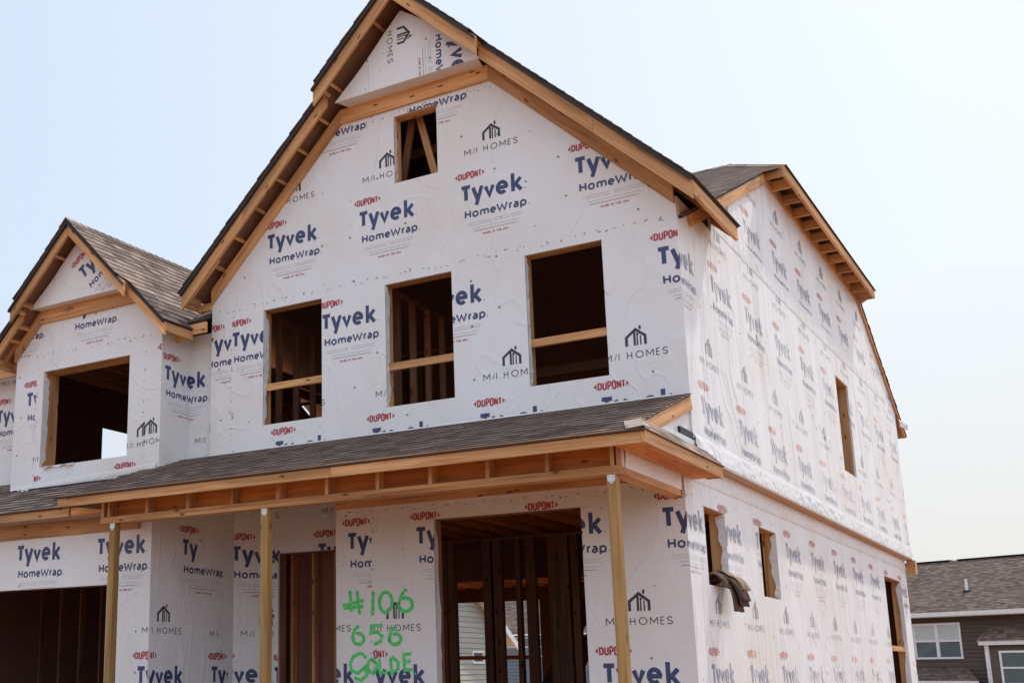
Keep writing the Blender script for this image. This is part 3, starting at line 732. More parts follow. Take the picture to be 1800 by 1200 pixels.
cap_grid(sw, .2, YB-.1, .2, 3.2, .406, .6, 33, CW, mat=INK_S, r=.010)
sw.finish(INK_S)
ruffle("wrap_ruffle", lambda s_, t: (Vector((XS+.003, .02+s_*(YB-.08), 3.25+.20*t)), Vector((1, 0, 0))), 700, 10, .036, HOUSE, WRAP_S, 43, 2.6)

# clipped-gable roof: rake boards flush on the wall, level eave with lookouts
kk = math.hypot(1, .489)
def rake(y0, z0, y1, z1, x=.022): board("rake_board", (x, y0, z0), (x, y1, z1), .038, .16, HOUSE)
rake(.40, rk(.40)+.10, 4.14, rk(4.14)+.10)
rake(10.60, 7.925, 14.45, 7.925-.489*3.85)
board("fascia_board", (.29, 4.08, 7.945), (.29, 10.66, 7.945), .038, .16, HOUSE)
board("fascia_board", (.04, 4.10, 7.945), (.27, 4.10, 7.945), .16, .038, HOUSE, up=(0, 1, 0))
board("fascia_board", (.04, 10.64, 7.945), (.27, 10.64, 7.945), .16, .038, HOUSE, up=(0, 1, 0))
for i in range(10):
    y = 4.55+i*.61; board("lookout", (.0, y, 7.93), (.27, y, 7.93), .14, .038, HOUSE, up=(0, 1, 0))
m = MB(); m.aabb((.002, 4.12, 7.858), (.03, 10.62, 7.99)); m.build("ledger_board", LUMBER, HOUSE)
RZ = 9.56; YR = 7.27
# front slope of the main roof (right edge runs along the flush rake, then up the hip)
HP = 1.04; hk = math.hypot(1, HP)
def fs_r(v):
    y = .05+v/kk; z = 6.0+.489*y
    return .055 if y < 4.05 else .31-max(0, z-8.0)/HP
for xa, xb in ((-12.5, -9.52), (-6.72, -6.285)):
    shingles((0, -.25, 6.0-.489*.25), (1, 0, 0), (0, 1, .489), .3*kk, lambda v: xa, lambda v: xb, HOUSE, 'eave_roof', butt=.008)
shingles((0, .05, 6.0+.489*.05), (1, 0, 0), (0, 1, .489), (YR-.05)*kk, lambda v: -12.5, fs_r, HOUSE, "main_roof", butt=.007, ragged=(False, True), label="dark shingled front slope of the main roof beside the big gable")
# hip slope above the level eave, then the rear slope
shingles((.33, 0, 8.0), (0, 1, 0), (-1, 0, HP), 1.5*hk, lambda v: 4.07+v/hk*2.13, lambda v: 10.67-v/hk*2.13, HOUSE, "hip_roof", label="small clipped hip slope over the side eave")
shingles((0, 14.55, 6.0), (-1, 0, 0), (0, -1, .489), (14.55-YR)*kk, lambda v: -.055 if 14.55-v/kk > 10.65 else -.31+max(0, 6.0+.489*v/kk-8.0)/HP, lambda v: 12.5, HOUSE, "main_roof", ragged=(True, False), label="rear slope of the main roof, only its edge in sight")
m = MB(); y = 4.16
while y < 7.2:                                         # hip caps
    t = (y-4.1)/2.13; p = Vector((.31-t, y, 8.022+HP*t)); q = p+Vector((-.08, .17, .083))
    m.prism([p+Vector((.06, .0, -.06)), q+Vector((.06, .0, -.06)), q, p+Vector((0, 0, .010))], Vector((0, 0, .006)))
    m.prism([p+Vector((0, 0, .010)), q, q+Vector((-.11, .0, .0)), p+Vector((-.11, .0, .0))], Vector((0, 0, .006)))
    y += .12
x = -1.15
while x > -3:                                          # ridge caps
    m.prism([Vector((x, YR-.12, 9.515)), Vector((x, YR, 9.585)), Vector((x-.2, YR, 9.575)), Vector((x-.2, YR-.12, 9.505))][::-1], Vector((0, 0, .006))); x -= .13
m.build("ridge_cap", SHINGLE, HOUSE)
# loose scrap of wrap at the rear eave end, rear overhang block
ruffle("wrap_flap", lambda s_, t: (Vector((.05+.10*s_, YB+.02+.30*s_, 6.22-.14*t-.05*s_)), Vector((.8, -.6, 0))), 14, 6, .06, HOUSE, WRAP_S, 77)
m = MB(); m.aabb((-.10, YB+.004, 3.20), (.05, YB+.24, 3.45)); m.build("ledge_board", LUMBER, HOUSE, "raw timber end of the rear ledge")

# ---------------- ground floor front, under the porch
lf = Wall((0, 0, 0), (1, 0, 0))
lf_poly = [(-4.315, -.3), (XS, -.3), (XS, 3.445), (-4.315, 3.445)]
lfo = (-2.991, .42, -1.233, 3.028)
lf.panel([lf_poly], [lfo], "porch_wall", WM_F, HOUSE, label="ground-floor front wall in housewrap with a wide opening and green spray-painted lot number")
CL = hull_halfplanes(lf_poly)
SEAM = -3.815
sheet(lf, -.388, 2.95, CL+[(-1, 0, -SEAM)], (0, 1), range(-4, 1))
sheet(lf, -4.163, 2.945, CL+[(1, 0, SEAM)], (0,), range(-1, 1), homes=False)
sheet(lf, -4.163+.71, 1.43, CL+[(1, 0, SEAM)], (0,), range(-1, 0), homes=True)
# green spray paint
def spray(strokes, wid, key='green'):
    for pl in strokes:
        sm = []
        for i in range(len(pl)-1):
            for t in range(5): sm.append((pl[i][0]+(pl[i+1][0]-pl[i][0])*t/5, pl[i][1]+(pl[i+1][1]-pl[i][1])*t/5))
        sm.append(pl[-1])
        for a in range(2):
            pass
        sm = [(x+rnd.uniform(-.002, .002), y+rnd.uniform(-.002, .002)) for x, y in sm]
        for q in thick(sm, wid): lf.put(q, key, CL)
        for _ in range(14):                                  # overspray specks
            bx, by = rnd.choice(sm); a_, r0 = rnd.uniform(0, 6.28), abs(rnd.gauss(0, .022))+.018; r1 = rnd.uniform(.0015, .004)
            lf.put([(bx+r0*math.cos(a_)+r1*math.cos(k*1.57), by+r0*math.sin(a_)+r1*math.sin(k*1.57)) for k in range(4)], key, CL)
lf.off = .0042
A_ = lambda cx, cy, rx_, ry_, a0, a1: arc(cx, cy, rx_, ry_, a0, a1, 16)
spray([[(-4.12, 2.275), (-4.10, 2.03)], [(-4.02, 2.265), (-3.99, 1.995)], [(-4.22, 2.10), (-3.93, 2.15)], [(-4.21, 2.07), (-3.94, 2.085)],
       [(-3.80, 2.255), (-3.815, 1.975)], A_(-3.635, 2.12, .085, .115, 80, 440),
       [(-3.36, 2.26), (-3.43, 2.19), (-3.465, 2.10)]+A_(-3.375, 2.085, .09, .075, 175, 480)], .040)
spray([[(-4.00, 1.865), (-4.06, 1.82), (-4.09, 1.74)]+A_(-4.01, 1.715, .075, .062, 170, 470),
       [(-3.68, 1.865), (-3.83, 1.86), (-3.84, 1.78), (-3.76, 1.79), (-3.69, 1.74), (-3.71, 1.68), (-3.80, 1.65)],
       [(-3.50, 1.85), (-3.57, 1.80), (-3.59, 1.73)]+A_(-3.52, 1.705, .075, .060, 170, 470)], .038)
spray([[(-3.90, 1.50), (-3.98, 1.555), (-4.08, 1.52), (-4.125, 1.43), (-4.11, 1.36), (-4.02, 1.33), (-3.92, 1.40), (-3.90, 1.31), (-3.98, 1.25), (-4.07, 1.28)],
       A_(-3.83, 1.405, .06, .075, 60, 420), [(-3.73, 1.49), (-3.725, 1.34), (-3.62, 1.335)], [(-3.58, 1.47), (-3.575, 1.33), (-3.49, 1.37), (-3.485, 1.45), (-3.55, 1.50), (-3.60, 1.47)],
       [(-3.31, 1.54), (-3.41, 1.53), (-3.40, 1.36), (-3.30, 1.365)], [(-3.40, 1.455), (-3.33, 1.455)], [(-3.28, 1.32), (-3.265, 1.315)]], .037)
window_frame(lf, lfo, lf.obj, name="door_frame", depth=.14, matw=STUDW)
seam_marks(lf, -4.3, -.2, 3.17, 60, 51, clips=CL); seam_marks(lf, .8, 3.2, SEAM, 40, 52, vert=True, clips=CL)
cap_grid(lf, -4.2, -.15, .6, 3.1, .406, .55, 53, CL, mat=INK_F)
lf.finish(INK_F)
# ledger on the wall behind the porch beam
board("ledger_board", (-4.3, -.021, 3.30), (-.3, -.021, 3.30), .038, .14, HOUSE)

# entry recess
en = Wall((0, .75, 0), (1, 0, 0)); en_poly = [(-5.76, -.3), (-4.30, -.3), (-4.30, 3.445), (-5.76, 3.445)]
eno = (-5.70, .42, -4.795, 2.858)
en.panel([en_poly], [eno], "entry_wall", WM_F, HOUSE, label="recessed entry wall with an open doorway showing bare studs")
CE = hull_halfplanes(en_poly)
sheet(en, -5.09, 2.945, CE, (0, 1), (-1, 0, 1), pitch=1.37); window_frame(en, eno, en.obj, name="door_frame", matw=STUDW, flap=False)
en.finish(INK_F)
ch = Wall((-6.12, .35, 0), (.36, .40, 0)); Lc = math.hypot(.36, .40)
ch_poly = [(0, -.3), (Lc, -.3), (Lc, 3.445), (0, 3.445)]
ch.panel([ch_poly], [], "entry_wall", WM_F, HOUSE, label="wrap stretched slantwise across the inner corner of the entry")
CC = hull_halfplanes(ch_poly)
logo_tyvek(ch, -.05, 2.945, CC); logo_homes(ch, .1, 1.87, CC); logo_tyvek(ch, -.30, 1.43, CC); ch.finish(INK_F)
rt = Wall((-6.12, -1.25, 0), (0, 1, 0)); rt_poly = [(0.0305, -.3), (1.60, -.3), (1.60, 3.445), (0.0305, 3.445)]
rt.panel([rt_poly], [], "return_wall", WM_F, HOUSE, label="garage return wall facing the entry, in printed housewrap")
CR = hull_halfplanes(rt_poly)
logo_tyvek(rt, .55, 2.945, CR+[(1, 0, 1.35), (0, -1, -2.2)], cuts=[(.85, 2.66, 1.5, 2.95)]); logo_homes(rt, -.107, 1.868, CR)
logo_homes(rt, 1.13, 1.85, CR+[(1, 0, 1.36)]); logo_tyvek(rt, -.183, 1.415, CR); logo_tyvek(rt, 1.15, 1.42, CR+[(1, 0, 1.50)])
seam_marks(rt, .8, 3.2, 1.36, 30, 61, vert=True, clips=CR); cap_grid(rt, .15, 1.55, .6, 3.2, .4, .5, 62, CR, mat=INK_F)
rt.finish(INK_F)
# garage front
ga = Wall((0, -1.25, 0), (1, 0, 0)); ga_poly = [(-12.2, -.3), (-6.12, -.3), (-6.12, 3.30), (-12.2, 3.30)]
gao = (-11.70, -.29, -6.815, 2.382)
ga.panel([ga_poly], [gao], "garage_wall", WM_F, HOUSE, label="garage front in printed housewrap over the wide dark doorway")
CG = hull_halfplanes(ga_poly)
sheet(ga, -7.015, 2.948, CG, (0, 1), range(-4, 2))
cap_grid(ga, -12, -6.15, .4, 3.0, .406, .5, 63, CG, mat=INK_F); ga.finish(INK_F)
window_frame(ga, gao, ga.obj, name="door_frame", flap=False, matw=STUDW)
board("header_beam", (-12.2, -1.271, 3.115), (-6.30, -1.271, 3.115), .038, .175, HOUSE)
# second-storey bump over the garage
YBP = -.48
bu = Wall((0, YBP, 0), (1, 0, 0)); XBR, XBL = -6.72, -9.50
bu_poly = [(XBL, 3.6), (XBR, 3.6), (XBR, 5.83), (-8.11, 5.83+1.39), (XBL, 5.83)]
buo = (-8.93, 4.135, -7.29, 5.51)
bu.panel([bu_poly], [buo], "gable_wall", WM_F, HOUSE, label="smaller gable wall over the garage with one wide window opening")
CB = hull_halfplanes(bu_poly)
sheet(bu, -8.40, 6.44, CB+[(0, -1, -5.72)], (0,), (-1, 0, 1), homes=False)
sheet(bu, -9.27, 5.24, CB+[(1, 0, -9.07), (0, 1, 5.72)], (0,), (0,), homes=False)
logo_tyvek(bu, -9.22, 3.86, CB+[(-1, 0, 9.03)]); logo_homes(bu, -9.13, 4.30, CB+[(-1, 0, 9.06)])
sheet(bu, -7.45, 3.88, CB+[(0, 1, 5.72), (-1, 0, 9.03)], (0, -1), (0, 1), homes=False)
logo_homes(bu, -7.36, 4.30, CB+[(1, 0, -6.98)]); logo_homes(bu, -7.24, 4.32, CB+[(-1, 0, 7.0)], cuts=[(-7.2, 4.2, -7.08, 4.36)])
window_frame(bu, buo, bu.obj, depth=.26)
seam_marks(bu, 3.9, 5.6, -9.05, 30, 71, vert=True, clips=CB); seam_marks(bu, 3.9, 5.6, -7.0, 24, 73, vert=True, clips=CB); seam_marks(bu, -9.4, -6.75, 5.75, 40, 72, clips=CB)
cap_grid(bu, -9.4, -6.75, 3.9, 7.0, .35, .6, 74, CB, mat=INK_F); bu.finish(INK_F)
m = MB(); rr = random.Random(9); pv = None                         # torn sill scrap
for i in range(13):
    x = -8.85+i*.05; a, b = Vector((x, YBP-.004, 4.14)), Vector((x, YBP-.03-.02*math.sin(i*.8)-.01*(i % 2), 4.115-.012*math.sin(i*1.3)))
    if pv: m.poly([pv[0], pv[1], b, a])
    pv = (a, b)
m.build("wrap_flap", WRAP_F, bu.obj)
bs = Wall((XBR, YBP, 0), (0, 1, 0)); bs_poly = [(0.0305, 3.6), (.58, 3.6), (.58, 5.80), (0.0305, 5.80)]
bs.panel([bs_poly], [], "return_wall", WM_F, HOUSE, label="short return of the smaller gable, print wrapping round its corner")
CBS = hull_halfplanes(bs_poly)
logo_tyvek(bs, .05, 5.30, CBS); bs.finish(INK_F)
rc = Wall((0, .10, 0), (1, 0, 0)); rc_poly = [(XBR, 3.6), (-6.1, 3.6), (-6.1, 5.80), (XBR, 5.80)]
rc.panel([rc_poly], [], "recess_wall", WM_F, HOUSE, label="narrow strip of wrapped wall between the two gables")
CRC = hull_halfplanes(rc_poly)
logo_tyvek(rc, XBR-.53, 5.285, CRC); logo_homes(rc, -6.60, 4.38, CRC); rc.finish(INK_F)
lw = Wall((0, .10, 0), (1, 0, 0)); lw_poly = [(-12.2, 3.5), (XBL, 3.5), (XBL, 5.75), (-12.2, 5.75)]
lw.panel([lw_poly], [], "recess_wall", WM_F, HOUSE, label="wrapped wall to the left of the smaller gable")
CLW = hull_halfplanes(lw_poly)
sheet(lw, -10.55, 5.25, CLW, (0, 1), (-1, 0, 1)); logo_homes(lw, -10.15, 4.28, CLW); lw.finish(INK_F)
gable_boards(-8.11, 7.455, 1.0, YBP, -.745, -.915, 1.05, 1.67, 7.13, .905, 1.405, HOUSE, 2, bh=.14)
slope_roof(-8.11, 7.455, 1.0, 1.70, -.81, -.98, 1.05, HOUSE, "gable_roof", lambda z, s: vy(z)+.06 if vy(z) > .0 else .0, "shingled slope of the smaller gable over the garage")
TBM = MB(); TBM.aabb((-8.11-.905, YBP-.040, 6.225), (-8.11+.905, YBP-.002, 6.42)); TBO = TBM.build("tie_beam", LUMBER, HOUSE)
tb = tri_panel(-8.10, 6.395, .95, 7.27, -.70, YBP, 6.41, HOUSE, "small projecting gable triangle in housewrap with sideways print")
logo_tyvek(tb, -8.13, 6.80, tb.C, ang=.62); cap_grid(tb, -8.9, -7.3, 6.45, 7.2, .3, .25, 22, tb.C, mat=INK_F); tb.finish(INK_F)
# scribbled carpenter's marks on the tie beam
mk = Wall((0, YBP-.0405, 0), (1, 0, 0)); mk.holes = []; mk.mb, mk.mats, mk.obj = TBM, [LUMBER], TBO
for pl in ([(-8.58, 6.33), (-8.40, 6.36)], [(-8.50, 6.29), (-8.43, 6.40)], [(-8.45, 6.30), (-8.36, 6.38)], [(-8.42, 6.37), (-8.34, 6.31)]):
    for q in thick(pl, .012): mk.put(q, 'dark', [])
mk.finish(INK_F)
board("fascia_board", (-6.46, -.72, 5.72), (-6.46, -.18, 5.72), .038, .14, HOUSE)
board("fascia_board", (-6.48, -.20, 5.785), (-6.20, -.20, 5.785), .14, .038, HOUSE, up=(0, 1, 0))
board("rafter_tail", (-6.72, -.2, 5.70), (-6.48, -.2, 5.70), .038, .10, HOUSE)
board("fascia_board", (-12.5, -.22, 5.70), (-9.76, -.22, 5.70), .038, .14, HOUSE)
board("fascia_board", (-9.77, -.72, 5.72), (-9.77, -.22, 5.72), .038, .14, HOUSE)
board("rafter_tail", (-9.75, -.5, 5.80), (-9.5, -.5, 6.05), .038, .12, HOUSE, up=(-1, 0, 1))
board("rafter_tail", (-9.75, -.30, 5.72), (-9.5, -.30, 5.72), .038, .11, HOUSE)

# ---------------- porch: roof, fascia, framed beam, posts
ps = .355; pk = math.hypot(1, ps); ZE = 3.373
def pz(y): return 4.10+ps*y
YE = -2.10
def porch_r(v):
    y = YE+v/pk; return .20-.18*min(1, (y-YE)/.5) if y < -1.6 else .02
shingles((0, YE, pz(YE)-.015), (1, 0, 0), (0, 1, ps), -YE*pk, lambda v: -6.95, porch_r, HOUSE, "porch_roof", deck=.012, butt=.015, label="low shingled porch roof along the house front")
board("fascia_board", (-6.87, -2.055, 3.3015), (-3.02, -2.055, 3.3015), .038, .135, HOUSE)
board("fascia_board", (-3.017, -2.055, 3.3015), (.158, -2.055, 3.3015), .038, .135, HOUSE)
board("fascia_board", (.177, -2.07, 3.292), (.177, .26, 3.292), .038, .115, HOUSE)
# flat soffit framing under the side return
m = MB(); m.aabb((-.10, -2.03, 3.245), (.155, .24, 3.262)); m.build("soffit_panel", OSB, HOUSE)
board("fascia_board", (.03, .25, 3.30), (.155, .25, 3.30), .13, .03, HOUSE, up=(0, 1, 0))
# steep little skirt of shingles along the return, capped by flashing
shingles((.212, 0, 3.345), (0, 1, 0), (-1, 0, 1.02), .285, lambda v: YE+v*1.75, lambda v: .30, HOUSE, "skirt_roof", mat=SHINGLE_T, deck=.012, h=.058, butt=.010, label="narrow strip of tan shingles folded round the porch roof's open end")
m = MB()
for i in range(6):
    t = i/6; p = Vector((.205-.185*t, YE-.01+.5*t, 3.378+.165*t)); q = p+Vector((-.05, .13, .044)); f_ = Vector((-.16, -.0, -.012)); g_ = Vector((.0, .17, .0))
    m.prism([p+f_, p, q, q+f_], Vector((0, -.002, .008))); m.prism([p, p+g_+Vector((0, 0, .0)), q+g_, q], Vector((.004, 0, .008)))
m.build("hip_cap", SHINGLE_T, HOUSE)
m = MB(); m.aabb((-.012, -1.30, 3.55), (.010, .02, 3.60)); m.build("flashing", FLASH, HOUSE)
board("rake_board", (-.005, -1.62, pz(-1.62)-.105), (-.005, -.015, pz(-.015)-.105), .038, .14, HOUSE, up=(0, -ps, 1))
ew = Wall((-.045, -1.75, 0), (0, 1, 0))
def endp(s_, t):
    y = -1.75+1.76*s_; zb = 3.46; zt = pz(y)-.10; return Vector((-.035, y, zb+(zt-zb)*t)), Vector((1, 0, 0))
ruffle("wrap_ruffle", endp, 40, 14, .03, HOUSE, WRAP_S, 81, .35)
m = MB(); m.aabb((-.03, -.42, 3.55), (.004, -.004, 3.68)); m.build("flashing", BLACKP, HOUSE)
# beam: studs between plates, board sheathing behind
YBm = -1.78; XB0, XB1 = -6.45, -.135
m = MB(); m.aabb((XB0, YBm, 3.038), (XB1, YBm+.14, 3.076)); m.aabb((XB0, YBm+.004, 3.078), (XB1, YBm+.14, 3.114)); PB = m.build("porch_beam", LUMBER, HOUSE, "long porch beam framed like a short stud wall")
m = MB(); m.aabb((XB0, YBm+.001, 3.40), (XB1, YBm+.14, 3.44)); m.build("top_plate", LUMBER, PB)
m = MB(); m.aabb((XB0, YBm+.142, 3.04), (XB1, YBm+.155, 3.46)); m.build("beam_sheathing", OSB, PB)
for x in (-6.43, -6.33, -5.74, -5.13, -4.51, -3.89, -3.27, -2.66, -2.06, -1.44, -.84, -.215, -.157):
    board("stud", (x, YBm+.072, 3.116), (x, YBm+.072, 3.398), .038, .13, PB, up=(0, 1, 0))
m = MB(); m.aabb((XB1-.14, YBm+.16, 3.038), (XB1, -.004, 3.114)); m.build("end_plate", LUMBER, PB)
def endw(s_, t): return Vector((XB1+.004, YBm+.10+(1.60)*s_, 3.10+.34*t)), Vector((1, 0, 0))
ruffle("wrap_ruffle", endw, 40, 10, .022, PB, WRAP_F, 83, .4)
m = MB(); m.aabb((XB1-.05, YBm+.05, 3.11), (XB1, -.12, 3.44)); m.build("end_panel", WRAP_F, PB)
board("end_stud", (XB1-.02, -.07, 3.03), (XB1-.02, -.07, 3.42), .04, .05, PB, STUDW, up=(0, 1, 0))
# porch ceiling joists, boards to the garage
for i, x in enumerate([-6.2+.61*j for j in range(11)]):
    board("ceiling_joist", (x, YBm+.16, 3.38), (x, -.045, 3.38), .038, .14, HOUSE)
for x in (-6.262, -4.064, -.231):
    m = MB(); m.aabb((x-.0445, YBm+.005, -.3), (x+.0445, YBm+.094, 3.036)); p = m.build("porch_post", POSTW, HOUSE)
    w = Wall((x, YBm+.004, 0), (1, 0, 0)); m = MB()
    sh = [(-.036, 3.033), (-.036, 2.985), (0, 2.95), (.036, 2.985), (.036, 3.033)]
    m.prism([w.P(a, b) for a, b in sh], w.N*.002)
    for a, b in ((-.02, 3.015), (.02, 3.015), (0, 2.972)):
        m.poly([w.P(a+.005*math.cos(k*1.047), b+.005*math.sin(k*1.047), .002) for k in range(6)], 1)
    m.build("post_bracket", [FLASH, BLACKP], p)
# garage roof, lower than the porch roof
gs = .44
def gzr(y): return 4.03+gs*y
shingles((0, -1.64, gzr(-1.64)), (1, 0, 0), (0, 1, gs), 1.80*math.hypot(1, gs), lambda v: -12.5, lambda v: -6.70, HOUSE, "garage_roof", deck=.012, butt=.015, label="strip of dark shingled roof over the garage")
board("fascia_board", (-12.5, -1.585, 3.262), (-7.16, -1.585, 3.262), .038, .12, HOUSE)
m = MB(); m.prism([Vector(p) for p in ((-7.15, -1.58, 3.32), (-7.15, -1.58, 3.205), (-6.46, -1.58, 3.205), (-6.46, -1.58, 3.225))], Vector((0, -.03, 0))); m.build("fascia_board", LUMBER, HOUSE)
m = MB(); m.aabb((-12.3, -1.56, 3.32), (-6.3, -1.26, 3.335)); m.build("soffit_panel", DARKW, HOUSE)
# black underlayment strip at the wall foot above the garage roof
m = MB(); m.aabb((XBL, YBP-.012, gzr(YBP)-.02), (XBR, YBP-.004, gzr(YBP)+.030)); m.build("flashing", BLACKP, HOUSE)

# ---------------- shell behind: left, rear walls, floors, partitions
lv = Wall((-12.2, 13.6, 0), (0, -1, 0))
lv.panel([[(0.0, -.3), (14.85, -.3), (14.85, 3.4), (0, 3.4)], [(0.0, 3.4), (13.5, 3.4), (13.5, 5.9), (6.4, 9.3), (0, 5.9)]], [(8.45, 4.40, 9.55, 5.85)], "side_wall", WM_F, HOUSE, label="far side wall, seen only through the openings")
bw = Wall((-12.2, YB, 0), (-1, 0, 0)); bw = Wall((0, YB, 0), (-1, 0, 0))
bw.panel([[(.13, -.3), (12.2, -.3), (12.2, 6.3), (.13, 6.3)]], [(7.72, .45, 8.62, 2.975), (9.02, .45, 10.42, 2.975), (5.2, .45, 7.0, 2.9), (2.0, 4.4, 2.9, 5.9), (6.0, 4.4, 7.8, 5.9)], "rear_wall", [WRAP_F, DARKW, OSB], HOUSE, label="rear wall, seen only through the openings")
board("window_brace", (-10.42, YB-.08, 1.71), (-9.02, YB-.08, 1.71), .038, .089, bw.obj, OSB); board("window_brace", (-8.62, YB-.08, 1.71), (-7.72, YB-.08, 1.71), .038, .089, bw.obj, OSB)
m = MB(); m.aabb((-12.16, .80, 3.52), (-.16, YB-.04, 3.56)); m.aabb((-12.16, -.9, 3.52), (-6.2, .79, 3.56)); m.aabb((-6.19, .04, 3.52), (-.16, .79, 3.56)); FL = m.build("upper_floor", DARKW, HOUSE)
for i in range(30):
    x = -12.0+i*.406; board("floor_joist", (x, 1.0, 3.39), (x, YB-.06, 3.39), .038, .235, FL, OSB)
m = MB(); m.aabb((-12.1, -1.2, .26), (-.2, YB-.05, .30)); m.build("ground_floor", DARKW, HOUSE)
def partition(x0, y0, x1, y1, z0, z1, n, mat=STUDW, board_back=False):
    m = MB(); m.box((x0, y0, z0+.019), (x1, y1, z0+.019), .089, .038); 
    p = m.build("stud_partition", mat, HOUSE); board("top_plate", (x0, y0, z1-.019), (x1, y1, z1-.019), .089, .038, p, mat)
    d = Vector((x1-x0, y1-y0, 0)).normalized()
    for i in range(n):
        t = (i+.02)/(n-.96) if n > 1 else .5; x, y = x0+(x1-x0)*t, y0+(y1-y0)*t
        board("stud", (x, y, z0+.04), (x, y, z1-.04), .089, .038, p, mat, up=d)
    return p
partition(-3.80, .25, -3.80, 4.3, 3.56, 6.05, 11); partition(-5.75, .4, -5.75, 4.5, 3.56, 6.05, 11); partition(-5.7, 3.4, -3.85, 3.4, 3.56, 6.05, 6)
board("ceiling_joist", (-3.75, 3.0, 5.35), (0, 3.0, 5.35), .038, .14, HOUSE, STUDW)
for i in range(7): board("ceiling_joist", (-9.3+i*.42, -.3, 5.72), (-9.3+i*.42, 4.0, 5.72), .038, .14, HOUSE, STUDW)
partition(-9.4, 5.2, -6.2, 5.2, 3.56, 6.05, 9)
# attic truss webs behind the small opening
board("truss_web", (-3.29, .35, 8.40), (-2.98, .35, 7.15), .038, .089, HOUSE, up=(1, 0, 0)); board("truss_web", (-3.34, .40, 8.35), (-3.58, .40, 7.1), .038, .089, HOUSE, STUDW, up=(1, 0, 0))
board("truss_web", (-5, .9, 7.98), (-1.5, .9, 7.98), .038, .12, HOUSE, STUDW)
# ground floor framing
partition(-5.95, 1.45, -4.9, 1.45, .30, 3.25, 4, LUMBER)
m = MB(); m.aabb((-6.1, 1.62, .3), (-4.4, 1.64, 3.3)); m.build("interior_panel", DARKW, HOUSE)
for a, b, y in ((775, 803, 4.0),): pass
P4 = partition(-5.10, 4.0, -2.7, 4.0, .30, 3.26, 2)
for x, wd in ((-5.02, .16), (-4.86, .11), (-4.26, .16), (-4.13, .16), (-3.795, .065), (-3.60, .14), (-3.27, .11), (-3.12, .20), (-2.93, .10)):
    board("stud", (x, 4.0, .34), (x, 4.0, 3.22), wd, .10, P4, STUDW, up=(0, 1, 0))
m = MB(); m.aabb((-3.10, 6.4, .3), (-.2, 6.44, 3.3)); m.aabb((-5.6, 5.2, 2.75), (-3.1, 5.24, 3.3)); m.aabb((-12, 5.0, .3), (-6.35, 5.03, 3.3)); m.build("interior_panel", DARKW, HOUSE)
partition(-12, 2.6, -6.4, 2.6, .30, 3.25, 13)
ST = MB(); ST.box((-6.6, 9.5, .5), (-6.2, 9.5, 3.2), .04, .25, (1, 0, 0)); st = None
m = MB()
for y in (8.2, 9.1):
    m.box((-5.55, y, .6), (-3.95, y, 3.3), .045, .24, (0, 0, 1))
stair = m.build("staircase", STUDW, HOUSE, "bare stair stringers inside the house")
m = MB()
for i in range(9):
    t = (i+.5)/9; m.aabb((-5.55+1.6*t-.13, 8.24, .62+2.7*t), (-5.55+1.6*t+.13, 9.06, .62+2.7*t+.03))
m.build("stair_tread", STUDW, stair)

# ================================================================== cloth bundle on the side sill
CLO = plain("brown_canvas", (0.13, 0.085, 0.066), 0.9, 0.1); CLO2 = plain("tan_canvas", (0.36, 0.26, 0.185), 0.9, 0.1)
cl = thing("cloth_bundle", "crumpled brown work cloths hanging over the sill of the corner-most small side opening", "cloth", (-.06, 1.2, 2.2))
def drape(name, y0, y1, off, length, out, mat, seed, rise=.06):
    rr = random.Random(seed); m = MB(); n, k = 16, 22; grid = []
    ph = [rr.uniform(0, 6.28) for _ in range(5)]
    for i in range(n+1):
        row = []
        for j in range(k+1):
            s_, t = i/n, j/k; y = y0+(y1-y0)*s_
            fold = .020*math.sin(s_*13+ph[0]+2*t)+.014*math.sin(s_*27+ph[1])
            if t < .38:
                q = t/.38; x = XS-.12+.20*q; z = 2.215+off+rise*math.sin(math.pi*q*.9)+.5*fold
            else:
                q = (t-.38)/.62; th = q*1.35; length_ = length*.82; x = XS+.08+out*math.sin(th)+.7*fold*q; z = 2.215+off+rise*.3-length_*(1-math.cos(th*1.1))*.9-.06*q*q+fold*.4*(1-q)
                y += .05*q*math.sin(s_*6+ph[2])+.06*q
            row.append(Vector((x, y, z)))
        grid.append(row)
    for r in grid: m.v += [tuple(p) for p in r]
    for i in range(n):
        for j in range(k):
            b = i*(k+1)+j; m.f.append((b, b+k+1, b+k+2, b+1)); m.m.append(0); m.uv.append([(0, 0)]*4)
    o = m.build(name, mat, cl, smooth=True)
    md = o.modifiers.new("solid", 'SOLIDIFY'); md.thickness = .012
    return o
drape("cloth_fold", .90, 1.20, .00, .34, .07, CLO, 1); drape("cloth_fold", .94, 1.24, .025, .29, .10, CLO, 2)
drape("cloth_fold", .92, 1.18, .045, .24, .13, CLO, 3); drape("cloth_fold", 1.0, 1.27, .075, .12, .12, CLO2, 4, .07); drape("cloth_fold", .76, 1.08, .03, .05, .02, CLO, 5, .09)

